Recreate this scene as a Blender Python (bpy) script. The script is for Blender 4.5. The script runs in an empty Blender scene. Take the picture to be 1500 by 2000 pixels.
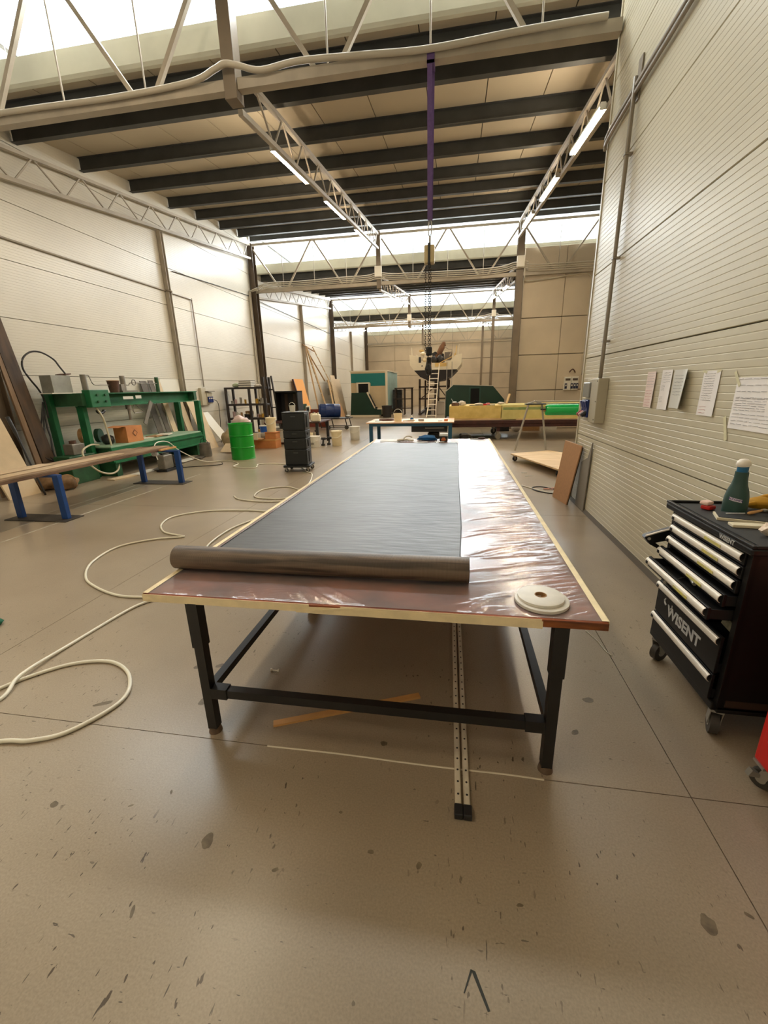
import bpy, bmesh, math, random
from mathutils import Vector, Matrix, noise
random.seed(7)
S = bpy.context.scene
C = S.collection

# ------------------------------------------------------------------ camera
cam_d = bpy.data.cameras.new('camera'); cam = bpy.data.objects.new('camera', cam_d); C.objects.link(cam)
cam_d.sensor_fit = 'HORIZONTAL'; cam_d.sensor_width = 36.0
cam_d.lens = 36.0*811.4/1500.0
cam_d.clip_start = 0.05; cam_d.clip_end = 300
# columns: the camera's right, up and back axes in world space
cx = Vector((0.98632214, 0.16306811, -0.02402984))
cd = Vector((0.02384173, -0.28539565, -0.95811319))      # image down
cf = Vector((-0.16309572, 0.94443534, -0.28537987))      # forward
m = Matrix((( cx.x, -cd.x, -cf.x, 0.0), (cx.y, -cd.y, -cf.y, 0.0), (cx.z, -cd.z, -cf.z, 1.65), (0, 0, 0, 1)))
cam.matrix_world = m
S.camera = cam

# ------------------------------------------------------------------ sky, daylight and exposure
S.view_settings.view_transform = 'Standard'; S.view_settings.look = 'None'
S.view_settings.gamma = 1.0; S.view_settings.use_curve_mapping = False
S.view_settings.exposure = 0.34
w = bpy.data.worlds.new('sky'); S.world = w; w.use_nodes = True
bg = w.node_tree.nodes['Background']; bg.inputs[0].default_value = (0.86, 0.94, 1.0, 1); bg.inputs[1].default_value = 3.0

TY = [6.35, 17.25, 28.15, 39.05]          # the four truss lines
XL, XR, XO, YB, YE = -8.1, 1.74, 7.5, -4.0, 39.7
SKY_POWER = 1150.0
for i, y in enumerate(TY):                # overcast daylight falling through the roof glazing
    ld = bpy.data.lights.new('roof_daylight', 'AREA'); ld.shape = 'RECTANGLE'
    ld.size = 15.4; ld.size_y = 1.05; ld.energy = SKY_POWER; ld.color = (0.97, 0.99, 1.0)
    lo = bpy.data.objects.new('roof_daylight', ld); C.objects.link(lo)
    lo.location = (-0.3, y+0.80, 7.03); lo.rotation_euler = (math.radians(-90+8), 0, 0)

# ------------------------------------------------------------------ helpers
def srgb(r, g, b):
    f = lambda c: (c/255/12.92) if c/255 <= 0.04045 else ((c/255+0.055)/1.055)**2.4
    return (f(r), f(g), f(b), 1.0)

MATS = {}
def mat(name, rgb, rough=0.6, metal=0.0, var=0.0, scale=4.0, bump=0.0, bscale=60.0, spec=0.5, emit=None, estr=0.0,
        coat=0.0, trans=0.0, rgb2=None, stretch=None, detail=4.0, rvar=0.0, alpha=1.0):
    if name in MATS: return MATS[name]
    M = bpy.data.materials.new(name); M.use_nodes = True
    nt = M.node_tree; P = nt.nodes['Principled BSDF']
    col = srgb(*rgb)
    P.inputs['Base Color'].default_value = col
    P.inputs['Roughness'].default_value = rough; P.inputs['Metallic'].default_value = metal
    P.inputs['Specular IOR Level'].default_value = spec
    P.inputs['Coat Weight'].default_value = coat
    P.inputs['Transmission Weight'].default_value = trans
    P.inputs['Alpha'].default_value = alpha
    if emit: P.inputs['Emission Color'].default_value = srgb(*emit); P.inputs['Emission Strength'].default_value = estr
    if var > 0 or bump > 0 or rgb2 or rvar:
        geo = nt.nodes.new('ShaderNodeNewGeometry')
        src = geo.outputs['Position']
        if stretch:
            mp = nt.nodes.new('ShaderNodeVectorMath'); mp.operation = 'MULTIPLY'; mp.inputs[1].default_value = stretch
            nt.links.new(src, mp.inputs[0]); src = mp.outputs[0]
        if var > 0 or rgb2 or rvar:
            n = nt.nodes.new('ShaderNodeTexNoise'); n.inputs['Scale'].default_value = scale; n.inputs['Detail'].default_value = detail
            nt.links.new(src, n.inputs['Vector'])
            r = nt.nodes.new('ShaderNodeValToRGB')
            r.color_ramp.elements[0].position = 0.32; r.color_ramp.elements[1].position = 0.68
            c2 = srgb(*rgb2) if rgb2 else tuple(max(0, c*(1-var)) for c in col[:3])+(1,)
            r.color_ramp.elements[0].color = c2
            r.color_ramp.elements[1].color = col if rgb2 else tuple(min(1, c*(1+var*0.6)) for c in col[:3])+(1,)
            nt.links.new(n.outputs['Fac'], r.inputs[0]); nt.links.new(r.outputs[0], P.inputs['Base Color'])
            if rvar:
                mr = nt.nodes.new('ShaderNodeMapRange'); mr.inputs['To Min'].default_value = max(.02, rough-rvar); mr.inputs['To Max'].default_value = min(1, rough+rvar)
                nt.links.new(n.outputs['Fac'], mr.inputs['Value']); nt.links.new(mr.outputs[0], P.inputs['Roughness'])
        if bump > 0:
            nb = nt.nodes.new('ShaderNodeTexNoise'); nb.inputs['Scale'].default_value = bscale; nb.inputs['Detail'].default_value = 3
            nt.links.new(src, nb.inputs['Vector'])
            b = nt.nodes.new('ShaderNodeBump'); b.inputs['Strength'].default_value = bump; b.inputs['Distance'].default_value = 0.01
            nt.links.new(nb.outputs['Fac'], b.inputs['Height']); nt.links.new(b.outputs[0], P.inputs['Normal'])
    MATS[name] = M
    return M

def thing(name, label, cat, loc=(0, 0, 0), group=None, kind=None):
    o = bpy.data.objects.new(name, None); C.objects.link(o); o.location = loc; o.empty_display_size = 0.1
    tag(o, label, cat, group, kind); return o
def tag(o, label=None, cat=None, group=None, kind=None):
    if label: o['label'] = label
    if cat: o['category'] = cat
    if group: o['group'] = group
    if kind: o['kind'] = kind
    return o
def wloc(o):
    v = Vector(o.location)
    while o.parent: o = o.parent; v = v + Vector(o.location)
    return v
def obj(name, bm, m=None, parent=None, smooth=False, flat_angle=None):
    """one mesh object; modelled in world space (parents are never rotated), origin at its base centre"""
    if isinstance(bm, bpy.types.Mesh): me = bm
    else:
        me = bpy.data.meshes.new(name)
        bmesh.ops.recalc_face_normals(bm, faces=bm.faces[:])
        bm.to_mesh(me); bm.free()
    vs = me.vertices
    lo = Vector((min(v.co.x for v in vs), min(v.co.y for v in vs), min(v.co.z for v in vs)))
    hi = Vector((max(v.co.x for v in vs), max(v.co.y for v in vs), max(v.co.z for v in vs)))
    c = Vector(((lo.x+hi.x)/2, (lo.y+hi.y)/2, lo.z))
    me.transform(Matrix.Translation(-c))
    if m is not None: me.materials.append(m)
    if smooth:
        for p in me.polygons: p.use_smooth = True
        if smooth != 'all':
            try: me.set_sharp_from_angle(angle=math.radians(38))
            except Exception: pass
    o = bpy.data.objects.new(name, me); C.objects.link(o)
    if parent is not None:
        o.parent = parent; o.location = c-wloc(parent)
    else: o.location = c
    return o
def copy_tree(o, loc=None, parent=None, offset=None):
    c = o.copy(); C.objects.link(c)
    if parent is not None: c.parent = parent
    if loc is not None: c.location = loc
    if offset is not None: c.location = Vector(o.location)+Vector(offset)
    for ch in list(o.children): copy_tree(ch, parent=c)
    return c

B = bmesh.new
def bx(bm, x0, x1, y0, y1, z0, z1, bev=0.0):
    r = bmesh.ops.create_cube(bm, size=1.0)
    M_ = Matrix.Translation(((x0+x1)/2, (y0+y1)/2, (z0+z1)/2)) @ Matrix.Diagonal((abs(x1-x0), abs(y1-y0), abs(z1-z0), 1))
    bmesh.ops.transform(bm, matrix=M_, verts=r['verts'])
    if bev > 0:
        es = list({e for v in r['verts'] for e in v.link_edges})
        bmesh.ops.bevel(bm, geom=es, offset=bev, segments=2, affect='EDGES', profile=0.5)
    return bm
def rbx(bm, c, size, rz=0.0, rx=0.0, ry=0.0, bev=0.0):
    """box of size about centre c, rotated"""
    r = bmesh.ops.create_cube(bm, size=1.0)
    M_ = Matrix.Translation(c) @ Matrix.Rotation(rz, 4, 'Z') @ Matrix.Rotation(rx, 4, 'X') @ Matrix.Rotation(ry, 4, 'Y') @ Matrix.Diagonal((*size, 1))
    bmesh.ops.transform(bm, matrix=M_, verts=r['verts'])
    if bev > 0:
        es = list({e for v in r['verts'] for e in v.link_edges})
        bmesh.ops.bevel(bm, geom=es, offset=bev, segments=2, affect='EDGES', profile=0.5)
    return bm
def bar(bm, a, b, w_, h=None, up=(0, 0, 1)):
    """rectangular bar from a to b"""
    a, b = Vector(a), Vector(b); d = b-a; L = d.length
    if L < 1e-6: return bm
    z = d/L; u = Vector(up)
    if abs(z.dot(u)) > 0.98: u = Vector((0, 1, 0))
    x = u.cross(z).normalized(); y = z.cross(x)
    r = bmesh.ops.create_cube(bm, size=1.0)
    M_ = Matrix(((x.x, y.x, z.x, 0), (x.y, y.y, z.y, 0), (x.z, y.z, z.z, 0), (0, 0, 0, 1)))
    bmesh.ops.transform(bm, matrix=Matrix.Translation((a+b)/2) @ M_ @ Matrix.Diagonal((w_, h or w_, L, 1)), verts=r['verts'])
    return bm
def cyl(bm, a, b, r1, r2=None, n=16, cap=True):
    a, b = Vector(a), Vector(b); d = b-a; L = d.length
    q = Vector((0, 0, 1)).rotation_difference(d.normalized()).to_matrix().to_4x4()
    bmesh.ops.create_cone(bm, cap_ends=cap, segments=n, radius1=r1, radius2=r1 if r2 is None else r2, depth=L,
                          matrix=Matrix.Translation((a+b)/2) @ q)
    return bm
def tube(bm, pts, r, n=8, closed=False):
    pts = [Vector(p) for p in pts]; N = len(pts); rings = []
    for i, p in enumerate(pts):
        if closed: t = pts[(i+1) % N]-pts[i-1]
        else: t = pts[min(i+1, N-1)]-pts[max(i-1, 0)]
        t.normalize()
        u = Vector((0, 0, 1)) if abs(t.z) < 0.9 else Vector((1, 0, 0))
        x = u.cross(t).normalized(); y = t.cross(x)
        rr = r[i] if isinstance(r, (list, tuple)) else r
        rings.append([bm.verts.new(p+(x*math.cos(2*math.pi*k/n)+y*math.sin(2*math.pi*k/n))*rr) for k in range(n)])
    for i in range(N if closed else N-1):
        A, D = rings[i], rings[(i+1) % N]
        for k in range(n): bm.faces.new((A[k], A[(k+1) % n], D[(k+1) % n], D[k]))
    if not closed: bm.faces.new(rings[0]); bm.faces.new(rings[-1])
    return bm
def smoothpath(pts, k=6):
    """Catmull-Rom through the points"""
    P = [Vector(p) for p in pts]; out = []
    for i in range(len(P)-1):
        p0, p1, p2, p3 = P[max(i-1, 0)], P[i], P[i+1], P[min(i+2, len(P)-1)]
        for j in range(k):
            t = j/k
            out.append(0.5*((2*p1)+(-p0+p2)*t+(2*p0-5*p1+4*p2-p3)*t*t+(-p0+3*p1-3*p2+p3)*t*t*t))
    out.append(P[-1]); return out
def lathe(bm, prof, c=(0, 0, 0), n=24, axis='z'):
    """prof: (radius, height) from bottom to top"""
    c = Vector(c); rings = []
    for r, h in prof:
        if r < 1e-5: rings.append([bm.verts.new(c+Vector((0, 0, h)))])
        else: rings.append([bm.verts.new(c+Vector((r*math.cos(2*math.pi*k/n), r*math.sin(2*math.pi*k/n), h))) for k in range(n)])
    for A, D in zip(rings[:-1], rings[1:]):
        for k in range(n):
            k2 = (k+1) % n
            if len(A) == 1 and len(D) == 1: continue
            if len(A) == 1: bm.faces.new((A[0], D[k2], D[k]))
            elif len(D) == 1: bm.faces.new((A[k], A[k2], D[0]))
            else: bm.faces.new((A[k], A[k2], D[k2], D[k]))
    return bm
def prism(bm, poly, axis, a, b):
    """polygon (2-D) extruded along 'x','y' or 'z' from a to b"""
    def P(u, v, t): return {'x': (t, u, v), 'y': (u, t, v), 'z': (u, v, t)}[axis]
    A = [bm.verts.new(P(u, v, a)) for u, v in poly]; D = [bm.verts.new(P(u, v, b)) for u, v in poly]
    bm.faces.new(A); bm.faces.new(D[::-1])
    n = len(poly)
    for i in range(n): bm.faces.new((A[i], D[i], D[(i+1) % n], A[(i+1) % n]))
    return bm
def xf(bm, M_):
    bmesh.ops.transform(bm, matrix=M_, verts=bm.verts[:]); return bm
def text_mesh(body, size, extrude=0.001, offset=0.0, shear=0.0):
    cu = bpy.data.curves.new('t', 'FONT'); cu.body = body; cu.size = size; cu.extrude = extrude; cu.offset = offset
    cu.align_x = 'CENTER'; cu.align_y = 'CENTER'; cu.shear = shear; cu.resolution_u = 3
    o = bpy.data.objects.new('t', cu); C.objects.link(o)
    bpy.context.view_layer.update()
    me = bpy.data.meshes.new_from_object(o.evaluated_get(bpy.context.evaluated_depsgraph_get()))
    bpy.data.objects.remove(o); bpy.data.curves.remove(cu)
    me.materials.clear()
    return me
def lump(bm, c, size, n=2, amp=0.25, seed=0, freq=2.0):
    """crumpled lump"""
    r = bmesh.ops.create_icosphere(bm, subdivisions=n, radius=1.0)
    for v in r['verts']:
        d = 1+amp*noise.noise(v.co*freq+Vector((seed*3.1, seed*1.7, seed)))
        v.co = Vector((v.co.x*size[0]*d, v.co.y*size[1]*d, max(v.co.z*d, -0.8)*size[2]))+Vector(c)
    return bm
# ------------------------------------------------------------------ materials of the shell
def floor_material():
    M = bpy.data.materials.new('polished_concrete'); M.use_nodes = True; nt = M.node_tree; P = nt.nodes['Principled BSDF']
    N, L = nt.nodes.new, nt.links.new
    geo = N('ShaderNodeNewGeometry')
    def nz(scale, detail, rough=0.5, stretch=None, dist=0.0):
        n = N('ShaderNodeTexNoise'); n.inputs['Scale'].default_value = scale; n.inputs['Detail'].default_value = detail
        n.inputs['Roughness'].default_value = rough; n.inputs['Distortion'].default_value = dist
        if stretch:
            v = N('ShaderNodeMapping'); v.inputs['Rotation'].default_value = (0, 0, stretch[2]); v.inputs['Scale'].default_value = (stretch[0], stretch[1], 1)
            L(geo.outputs['Position'], v.inputs['Vector']); L(v.outputs[0], n.inputs['Vector'])
        else: L(geo.outputs['Position'], n.inputs['Vector'])
        return n
    def ramp(fac, stops):
        r = N('ShaderNodeValToRGB'); e = r.color_ramp.elements
        while len(e) < len(stops): e.new(0.5)
        for el, (p, c) in zip(e, stops): el.position = p; el.color = c
        L(fac, r.inputs[0]); return r
    def mix(fac, a, b, mode='MIX'):
        x = N('ShaderNodeMix'); x.data_type = 'RGBA'; x.blend_type = mode
        if hasattr(fac, 'is_output'): L(fac, x.inputs[0])
        else: x.inputs[0].default_value = fac
        for s, i in ((a, 6), (b, 7)):
            if hasattr(s, 'is_output'): L(s, x.inputs[i])
            else: x.inputs[i].default_value = s
        return x.outputs[2]
    base = ramp(nz(0.5, 5).outputs['Fac'], [(0.3, srgb(146, 131, 111)), (0.5, srgb(160, 145, 124)), (0.72, srgb(172, 158, 138))])
    fine = ramp(nz(140, 2).outputs['Fac'], [(0.3, (0.80, 0.80, 0.80, 1)), (0.7, (1.1, 1.1, 1.1, 1))])
    c = mix(0.7, base.outputs[0], fine.outputs[0], 'MULTIPLY')
    cloud = ramp(nz(1.7, 3, 0.5).outputs['Fac'], [(0.2, (0.86, 0.85, 0.84, 1)), (0.8, (1.04, 1.04, 1.04, 1))])
    c = mix(0.8, c, cloud.outputs[0], 'MULTIPLY')
    # dark scuffs: short drops and streaks, thick only round the near end of the work table
    sp = N('ShaderNodeSeparateXYZ'); L(geo.outputs['Position'], sp.inputs[0])
    worn = N('ShaderNodeMapRange'); worn.inputs['From Min'].default_value = 1.9; worn.inputs['From Max'].default_value = 4.5; worn.inputs['To Min'].default_value = 1.0; worn.inputs['To Max'].default_value = 0.06; L(sp.outputs['Y'], worn.inputs['Value'])
    def scuff(scale, stretch, lo, hi, mask_scale, ml, mh):
        a = ramp(nz(scale, 2.5, 0.55, stretch).outputs['Fac'], [(lo, (0, 0, 0, 1)), (hi, (1, 1, 1, 1))])
        b = ramp(nz(mask_scale, 2).outputs['Fac'], [(ml, (0, 0, 0, 1)), (mh, (1, 1, 1, 1))])
        x = N('ShaderNodeMath'); x.operation = 'MULTIPLY'; L(a.outputs[0], x.inputs[0]); L(b.outputs[0], x.inputs[1])
        y = N('ShaderNodeMath'); y.operation = 'MULTIPLY'; L(x.outputs[0], y.inputs[0]); L(worn.outputs[0], y.inputs[1]); return y.outputs[0]
    dark = srgb(84, 72, 58)
    c = mix(scuff(42, (1.0, 0.42, 0.5), 0.675, 0.695, 0.9, 0.47, 0.55), c, dark)
    c = mix(scuff(62, (1.0, 0.18, -0.75), 0.685, 0.71, 0.9, 0.48, 0.56), c, srgb(84, 74, 62))
    c = mix(scuff(75, (0.30, 1.0, 0.25), 0.69, 0.72, 1.3, 0.46, 0.54), c, srgb(92, 82, 70))
    L(c, P.inputs['Base Color'])
    P.inputs['Roughness'].default_value = 0.28; P.inputs['Specular IOR Level'].default_value = 0.5
    b = N('ShaderNodeBump'); b.inputs['Strength'].default_value = 0.025; b.inputs['Distance'].default_value = 0.01
    L(nz(60, 4).outputs['Fac'], b.inputs['Height']); L(b.outputs[0], P.inputs['Normal'])
    return M
m_floor = floor_material()
m_joint = mat('joint_filler', (96, 86, 72), 0.8)
m_wallR = mat('cream_coated_steel', (206, 197, 172), 0.42, var=0.05, scale=1.2, spec=0.35)
m_wallL = mat('white_coated_steel', (210, 205, 192), 0.33, var=0.05, scale=0.8, spec=0.55)
m_backing = mat('panel_core', (120, 112, 98), 0.8)
m_conc = mat('precast_concrete', (202, 188, 166), 0.75, var=0.10, scale=0.9, bump=0.15, bscale=40)
m_ceil = mat('roof_panel', (190, 178, 156), 0.55, var=0.08, scale=0.7)
m_roofout = mat('roof_deck', (150, 150, 148), 0.7)
m_purlin = mat('dark_painted_steel', (66, 67, 66), 0.55, var=0.2, scale=3)
m_truss = mat('grey_painted_steel', (176, 166, 150), 0.5, var=0.15, scale=3)
m_col = mat('column_steel', (122, 108, 90), 0.5, var=0.2, scale=2)
m_cold = mat('column_flange', (84, 70, 54), 0.55, var=0.25, scale=2)
m_gutter = mat('gutter_sheet', (208, 208, 192), 0.4, var=0.12, scale=1.5)
m_conduit = mat('pvc_conduit', (190, 182, 166), 0.45)
m_conduitd = mat('steel_conduit', (150, 140, 126), 0.4, metal=0.2)
m_white = mat('white_plastic', (226, 222, 210), 0.4)

def glass_material():
    M = bpy.data.materials.new('roof_glazing'); M.use_nodes = True; nt = M.node_tree
    nt.nodes.clear(); N, L = nt.nodes.new, nt.links.new
    o = N('ShaderNodeOutputMaterial'); t = N('ShaderNodeBsdfTransparent'); t.inputs[0].default_value = (0.93, 0.95, 0.95, 1)
    g = N('ShaderNodeBsdfGlossy'); g.inputs['Roughness'].default_value = 0.15
    x = N('ShaderNodeMixShader'); x.inputs[0].default_value = 0.06
    L(t.outputs[0], x.inputs[1]); L(g.outputs[0], x.inputs[2]); L(x.outputs[0], o.inputs[0])
    return M
m_glass = glass_material()

# ------------------------------------------------------------------ floor
fl = obj('floor', bx(B(), XL-0.1, XO+0.1, YB-0.1, YE+0.1, -0.2, -0.012), m_joint); fl['kind'] = 'structure'
fx = [XL-0.05, -6.94, -2.97, 1.0, 4.97, XO+0.05]
fy = [YB-0.05, -2.51, 1.49, 5.49, 9.49, 13.49, 17.49, 21.49, 25.49, 29.49, 33.49, 37.49, YE+0.05]
for i in range(len(fx)-1):
    for j in range(len(fy)-1):
        obj('slab', bx(B(), fx[i]+0.002, fx[i+1]-0.002, fy[j]+0.002, fy[j+1]-0.002, -0.012, 0.0), m_floor, fl)
m_bead = mat('joint_bead', (214, 204, 182), 0.7)
bm = B(); tube(bm, smoothpath([(-0.86, 1.487, 0), (-0.5, 1.493, 0), (-0.1, 1.488, 0), (0.25, 1.492, 0), (0.42, 1.488, 0)], 6), 0.004, 6); obj('joint_bead', bm, m_bead, fl)
m_paint = mat('white_floor_paint', (206, 200, 186), 0.6, rgb2=(160, 150, 132), scale=7)
for a, b, wd in (((-5.30, 3.2), (-5.30, 7.9), 0.03), ((-5.70, 3.6), (-5.72, 7.4), 0.022), ((-5.92, 4.4), (-5.95, 7.6), 0.018)):
    bm = B(); bar(bm, (a[0], a[1], 0.0005), (b[0], b[1], 0.0005), wd, 0.001); obj('floor_marking', bm, m_paint, fl)
m_stain = mat('dark_stain', (92, 80, 62), 0.5, rgb2=(122, 108, 86), scale=30)
m_mark = mat('rubber_mark', (38, 38, 26), 0.6)
def blob(x, y, rx, ry, ang, seed, m=m_stain):
    bm = B(); vs = []
    for k in range(18):
        a = 2*math.pi*k/18; r = 1+0.35*noise.noise(Vector((math.cos(a)*1.3, math.sin(a)*1.3, seed*2.3)))
        u, v = rx*r*math.cos(a), ry*r*math.sin(a)
        vs.append(bm.verts.new((x+u*math.cos(ang)-v*math.sin(ang), y+u*math.sin(ang)+v*math.cos(ang), 0.0006)))
    bm.faces.new(vs); obj('stain', bm, m, fl)
for k, s in enumerate([(-0.897, 1.035, .022, .028, .3), (0.831, 1.036, .022, .027, .1), (-1.63, 1.075, .014, .018, .9), (-0.302, 1.582, .017, .015, 0),
          (-0.242, 0.692, .005, .006, 0), (-0.60, 0.98, .012, .007, .6), (-0.27, 1.09, .012, .008, 0), (-0.09, 1.07, .009, .014, -.5), (0.25, 1.00, .012, .005, .2),
          (-0.42, 1.22, .008, .006, 0), (-1.30, 1.12, .012, .004, .5), (-1.17, 1.20, .010, .005, 2.1), (0.97, 1.08, .013, .006, -.6), (0.75, 2.02, .03, .022, .2),
          (0.62, 1.78, .02, .014, .8), (-1.55, 2.0, .035, .018, .3), (-1.42, 2.03, .03, .018, .5), (-1.35, 1.72, .02, .03, .2), (-1.9, 1.63, .05, .016, .5), (-1.02, 0.79, .006, .018, .4)]):
    blob(*s, k)
bm = B(); prism(bm, [(0.085, 0.815), (0.098, 0.812), (0.135, 0.735), (0.128, 0.733)], 'z', 0, 0.0007); obj('stain', bm, m_mark, fl)
bm = B(); prism(bm, [(0.084, 0.815), (0.090, 0.812), (0.066, 0.760), (0.063, 0.761)], 'z', 0, 0.0007); obj('stain', bm, m_mark, fl)

# ------------------------------------------------------------------ ribbed sandwich-panel walls
def ribbed(y0, y1, z0, z1, face, out, pitch=0.05, depth=0.0022, thick=0.05):
    """horizontal micro-ribbed panel; 'out' is the direction of the room"""
    bm = B(); prof = []
    z0 += 0.004; z1 -= 0.004
    n = max(1, int(round((z1-z0)/pitch))); p = (z1-z0)/n
    prof.append((z0, -0.008)); prof.append((z0+0.004, 0))
    for i in range(n):
        za = z0+i*p
        if i: prof += [(za-0.005, 0), (za-0.0015, -depth), (za+0.0015, -depth), (za+0.005, 0)]
    prof += [(z1-0.004, 0), (z1, -0.008)]
    prof = [(z0, -thick)]+prof+[(z1, -thick)]
    A = [bm.verts.new((face+out*d, y0, z)) for z, d in prof]; D = [bm.verts.new((face+out*d, y1, z)) for z, d in prof]
    for i in range(len(prof)-1): bm.faces.new((A[i], D[i], D[i+1], A[i+1]))
    bm.faces.new(A); bm.faces.new(D)
    return bm
wr = obj('wall_right', bx(B(), XR+0.045, XR+0.30, YB, 6.37, 0, 7.6), m_backing); wr['kind'] = 'structure'
for k in range(8):
    z0, z1 = (0.0 if k == 0 else -0.04+k*1.005), min(7.6, -0.04+(k+1)*1.005)
    obj('wall_panel', ribbed(YB, 6.42, z0, z1, XR, -1), m_wallR, wr)
obj('corner_trim', bx(B(), XR-0.012, XR+0.31, 6.39, 6.435, 0, 7.6), m_wallR, wr)
bm = B(); prism(bm, [(XR-0.03, 0), (XR+0.005, 0), (XR+0.005, 0.05)], 'y', 2.6, 6.40); obj('floor_coving', bm, m_joint, wr)
wl = obj('wall_left', bx(B(), XL-0.25, XL-0.045, YB, YE, 0, 7.7), m_backing); wl['kind'] = 'structure'
seg = [YB]+[v for t in TY for v in (t-5.45, t) if v > YB+0.5]+[YE]
protos = {}
for a, b in zip(seg[:-1], seg[1:]):
    for k in range(8):
        z0, z1 = (0.0 if k == 0 else 0.05+k*1.0), min(7.6, 0.05+(k+1)*1.0)
        key = (round(b-a, 3), round(z1-z0, 3))
        if key in protos:
            o = protos[key].copy(); C.objects.link(o); o.location = Vector((o.location.x, (a+b)/2, z0+0.004))-Vector((0, wl.location.y, 0)); 
        else: protos[key] = obj('wall_panel', ribbed(a, b, z0, z1, XL, 1), m_wallL, wl)

def slabs(parent, m, axis, pos, us, vs, th=0.12):
    """plain panels on a wall standing at axis = pos; us across, vs up"""
    for i in range(len(us)-1):
        for j in range(len(vs)-1):
            u0, u1, v0, v1 = us[i]+0.006, us[i+1]-0.006, vs[j]+0.012, vs[j+1]-0.012
            bm = B()
            if axis == 'y': bx(bm, u0, u1, pos, pos+th, v0, v1, 0.012)
            else: bx(bm, pos, pos+th, u0, u1, v0, v1, 0.012)
            obj('wall_panel', bm, m, parent)
zs = [0, 1.44, 2.72, 4.0, 5.28, 6.45]
wb = obj('wall_back', bx(B(), XL-0.2, XO+0.2, YE+0.06, YE+0.25, 0, 6.45), m_backing); wb['kind'] = 'structure'
slabs(wb, m_conc, 'y', YE-0.04, [XL, -5.5, -2.94, -0.37, 2.2, 4.8, XO], zs)
wp = obj('wall_partition', bx(B(), 2.30, XO, 17.44, 17.62, 0, 6.3), m_backing); wp['kind'] = 'structure'
slabs(wp, m_conc, 'y', 17.36, [2.32, 3.75, XO], zs[:5]+[5.25, 6.3])
wo = obj('wall_outer', bx(B(), XO, XO+0.2, 6.4, YE, 0, 7.6), m_conc); wo['kind'] = 'structure'
wn = obj('wall_return', bx(B(), XR+0.30, XO, 6.2, 6.40, 0, 7.6), m_conc); wn['kind'] = 'structure'
wf = obj('wall_front', bx(B(), XL-0.1, XR+0.1, YB-0.2, YB, 0, 7.7), m_wallL); wf['kind'] = 'structure'

# ------------------------------------------------------------------ saw-tooth roof
ce = obj('ceiling', bx(B(), XL-0.2, XO+0.2, YB-0.2, YB+0.1, 7.2, 7.4), m_roofout); ce['kind'] = 'structure'
def cz(y, t): return 6.22+0.122*(y-t-0.6)
starts = [TY[0]-10.9]+TY[:-1]
for bi, t in enumerate(starts):
    y0, y1 = t+0.6, t+11.52
    if bi == 0: y0 = max(y0, YB)
    za, zb = cz(y0, t), cz(y1, t)
    bm = B(); prism(bm, [(y0, za+0.07), (y1, zb+0.07), (y1, zb+0.13), (y0, za+0.13)], 'x', XL-0.1, XO+0.1); obj('roof_deck', bm, m_roofout, ce)
    xs = [XL]+[-7.6+1.0*k for k in range(15)]+[XO]
    for a, b in zip(xs[:-1], xs[1:]):
        bm = B(); prism(bm, [(y0, za), (y1, zb), (y1, zb+0.075), (y0, za+0.075)], 'x', a+0.008, b-0.008); obj('ceiling_panel', bm, m_ceil, ce)
    for yp in ([t+v for v in (0.95, 1.65, 3.15, 4.65, 6.15, 7.5, 8.9, 10.2, 11.15)]):
        if yp < YB+0.2: continue
        z = cz(yp, t)
        bm = B(); h = 0.25
        bx(bm, XL+0.02, XO-0.02, yp-0.006, yp+0.006, z-h, z-0.002); bx(bm, XL+0.02, XO-0.02, yp-0.055, yp+0.055, z-h, z-h+0.012); bx(bm, XL+0.02, XO-0.02, yp-0.055, yp+0.055, z-0.016, z-0.002)
        obj('purlin', bm, m_purlin, ce)
bm = B()
# glazing strips and gutters
for i, t in enumerate(TY):
    wi = obj('window_%d' % (i+1), bx(B(), XL, XO, t+0.56, t+0.64, 6.47, 6.53), m_gutter); wi['kind'] = 'structure'
    obj('window_head', bx(B(), XL, XO, t+0.56, t+0.64, 7.50, 7.58), m_gutter, wi)
    xs = [XL+1.3*k for k in range(13)]; xs[-1] = XO
    for a, b in zip(xs[:-1], xs[1:]): obj('pane', bx(B(), a+0.005, b-0.005, t+0.595, t+0.605, 6.53, 7.50), m_glass, wi)
    g = B(); prism(g, [(t+0.55, 6.47), (t+0.56, 6.22), (t+0.60, 6.19), (t+0.66, 6.19), (t+0.72, 6.36), (t+0.60, 6.49)], 'x', XL+0.01, XO-0.01); obj('gutter', g, m_gutter, wi)
    if i == 3: obj('end_wall_top', bx(B(), XL, XO, t+0.665, t+0.80, 6.05, 6.50), m_conc, wi)
bm.free()

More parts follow.
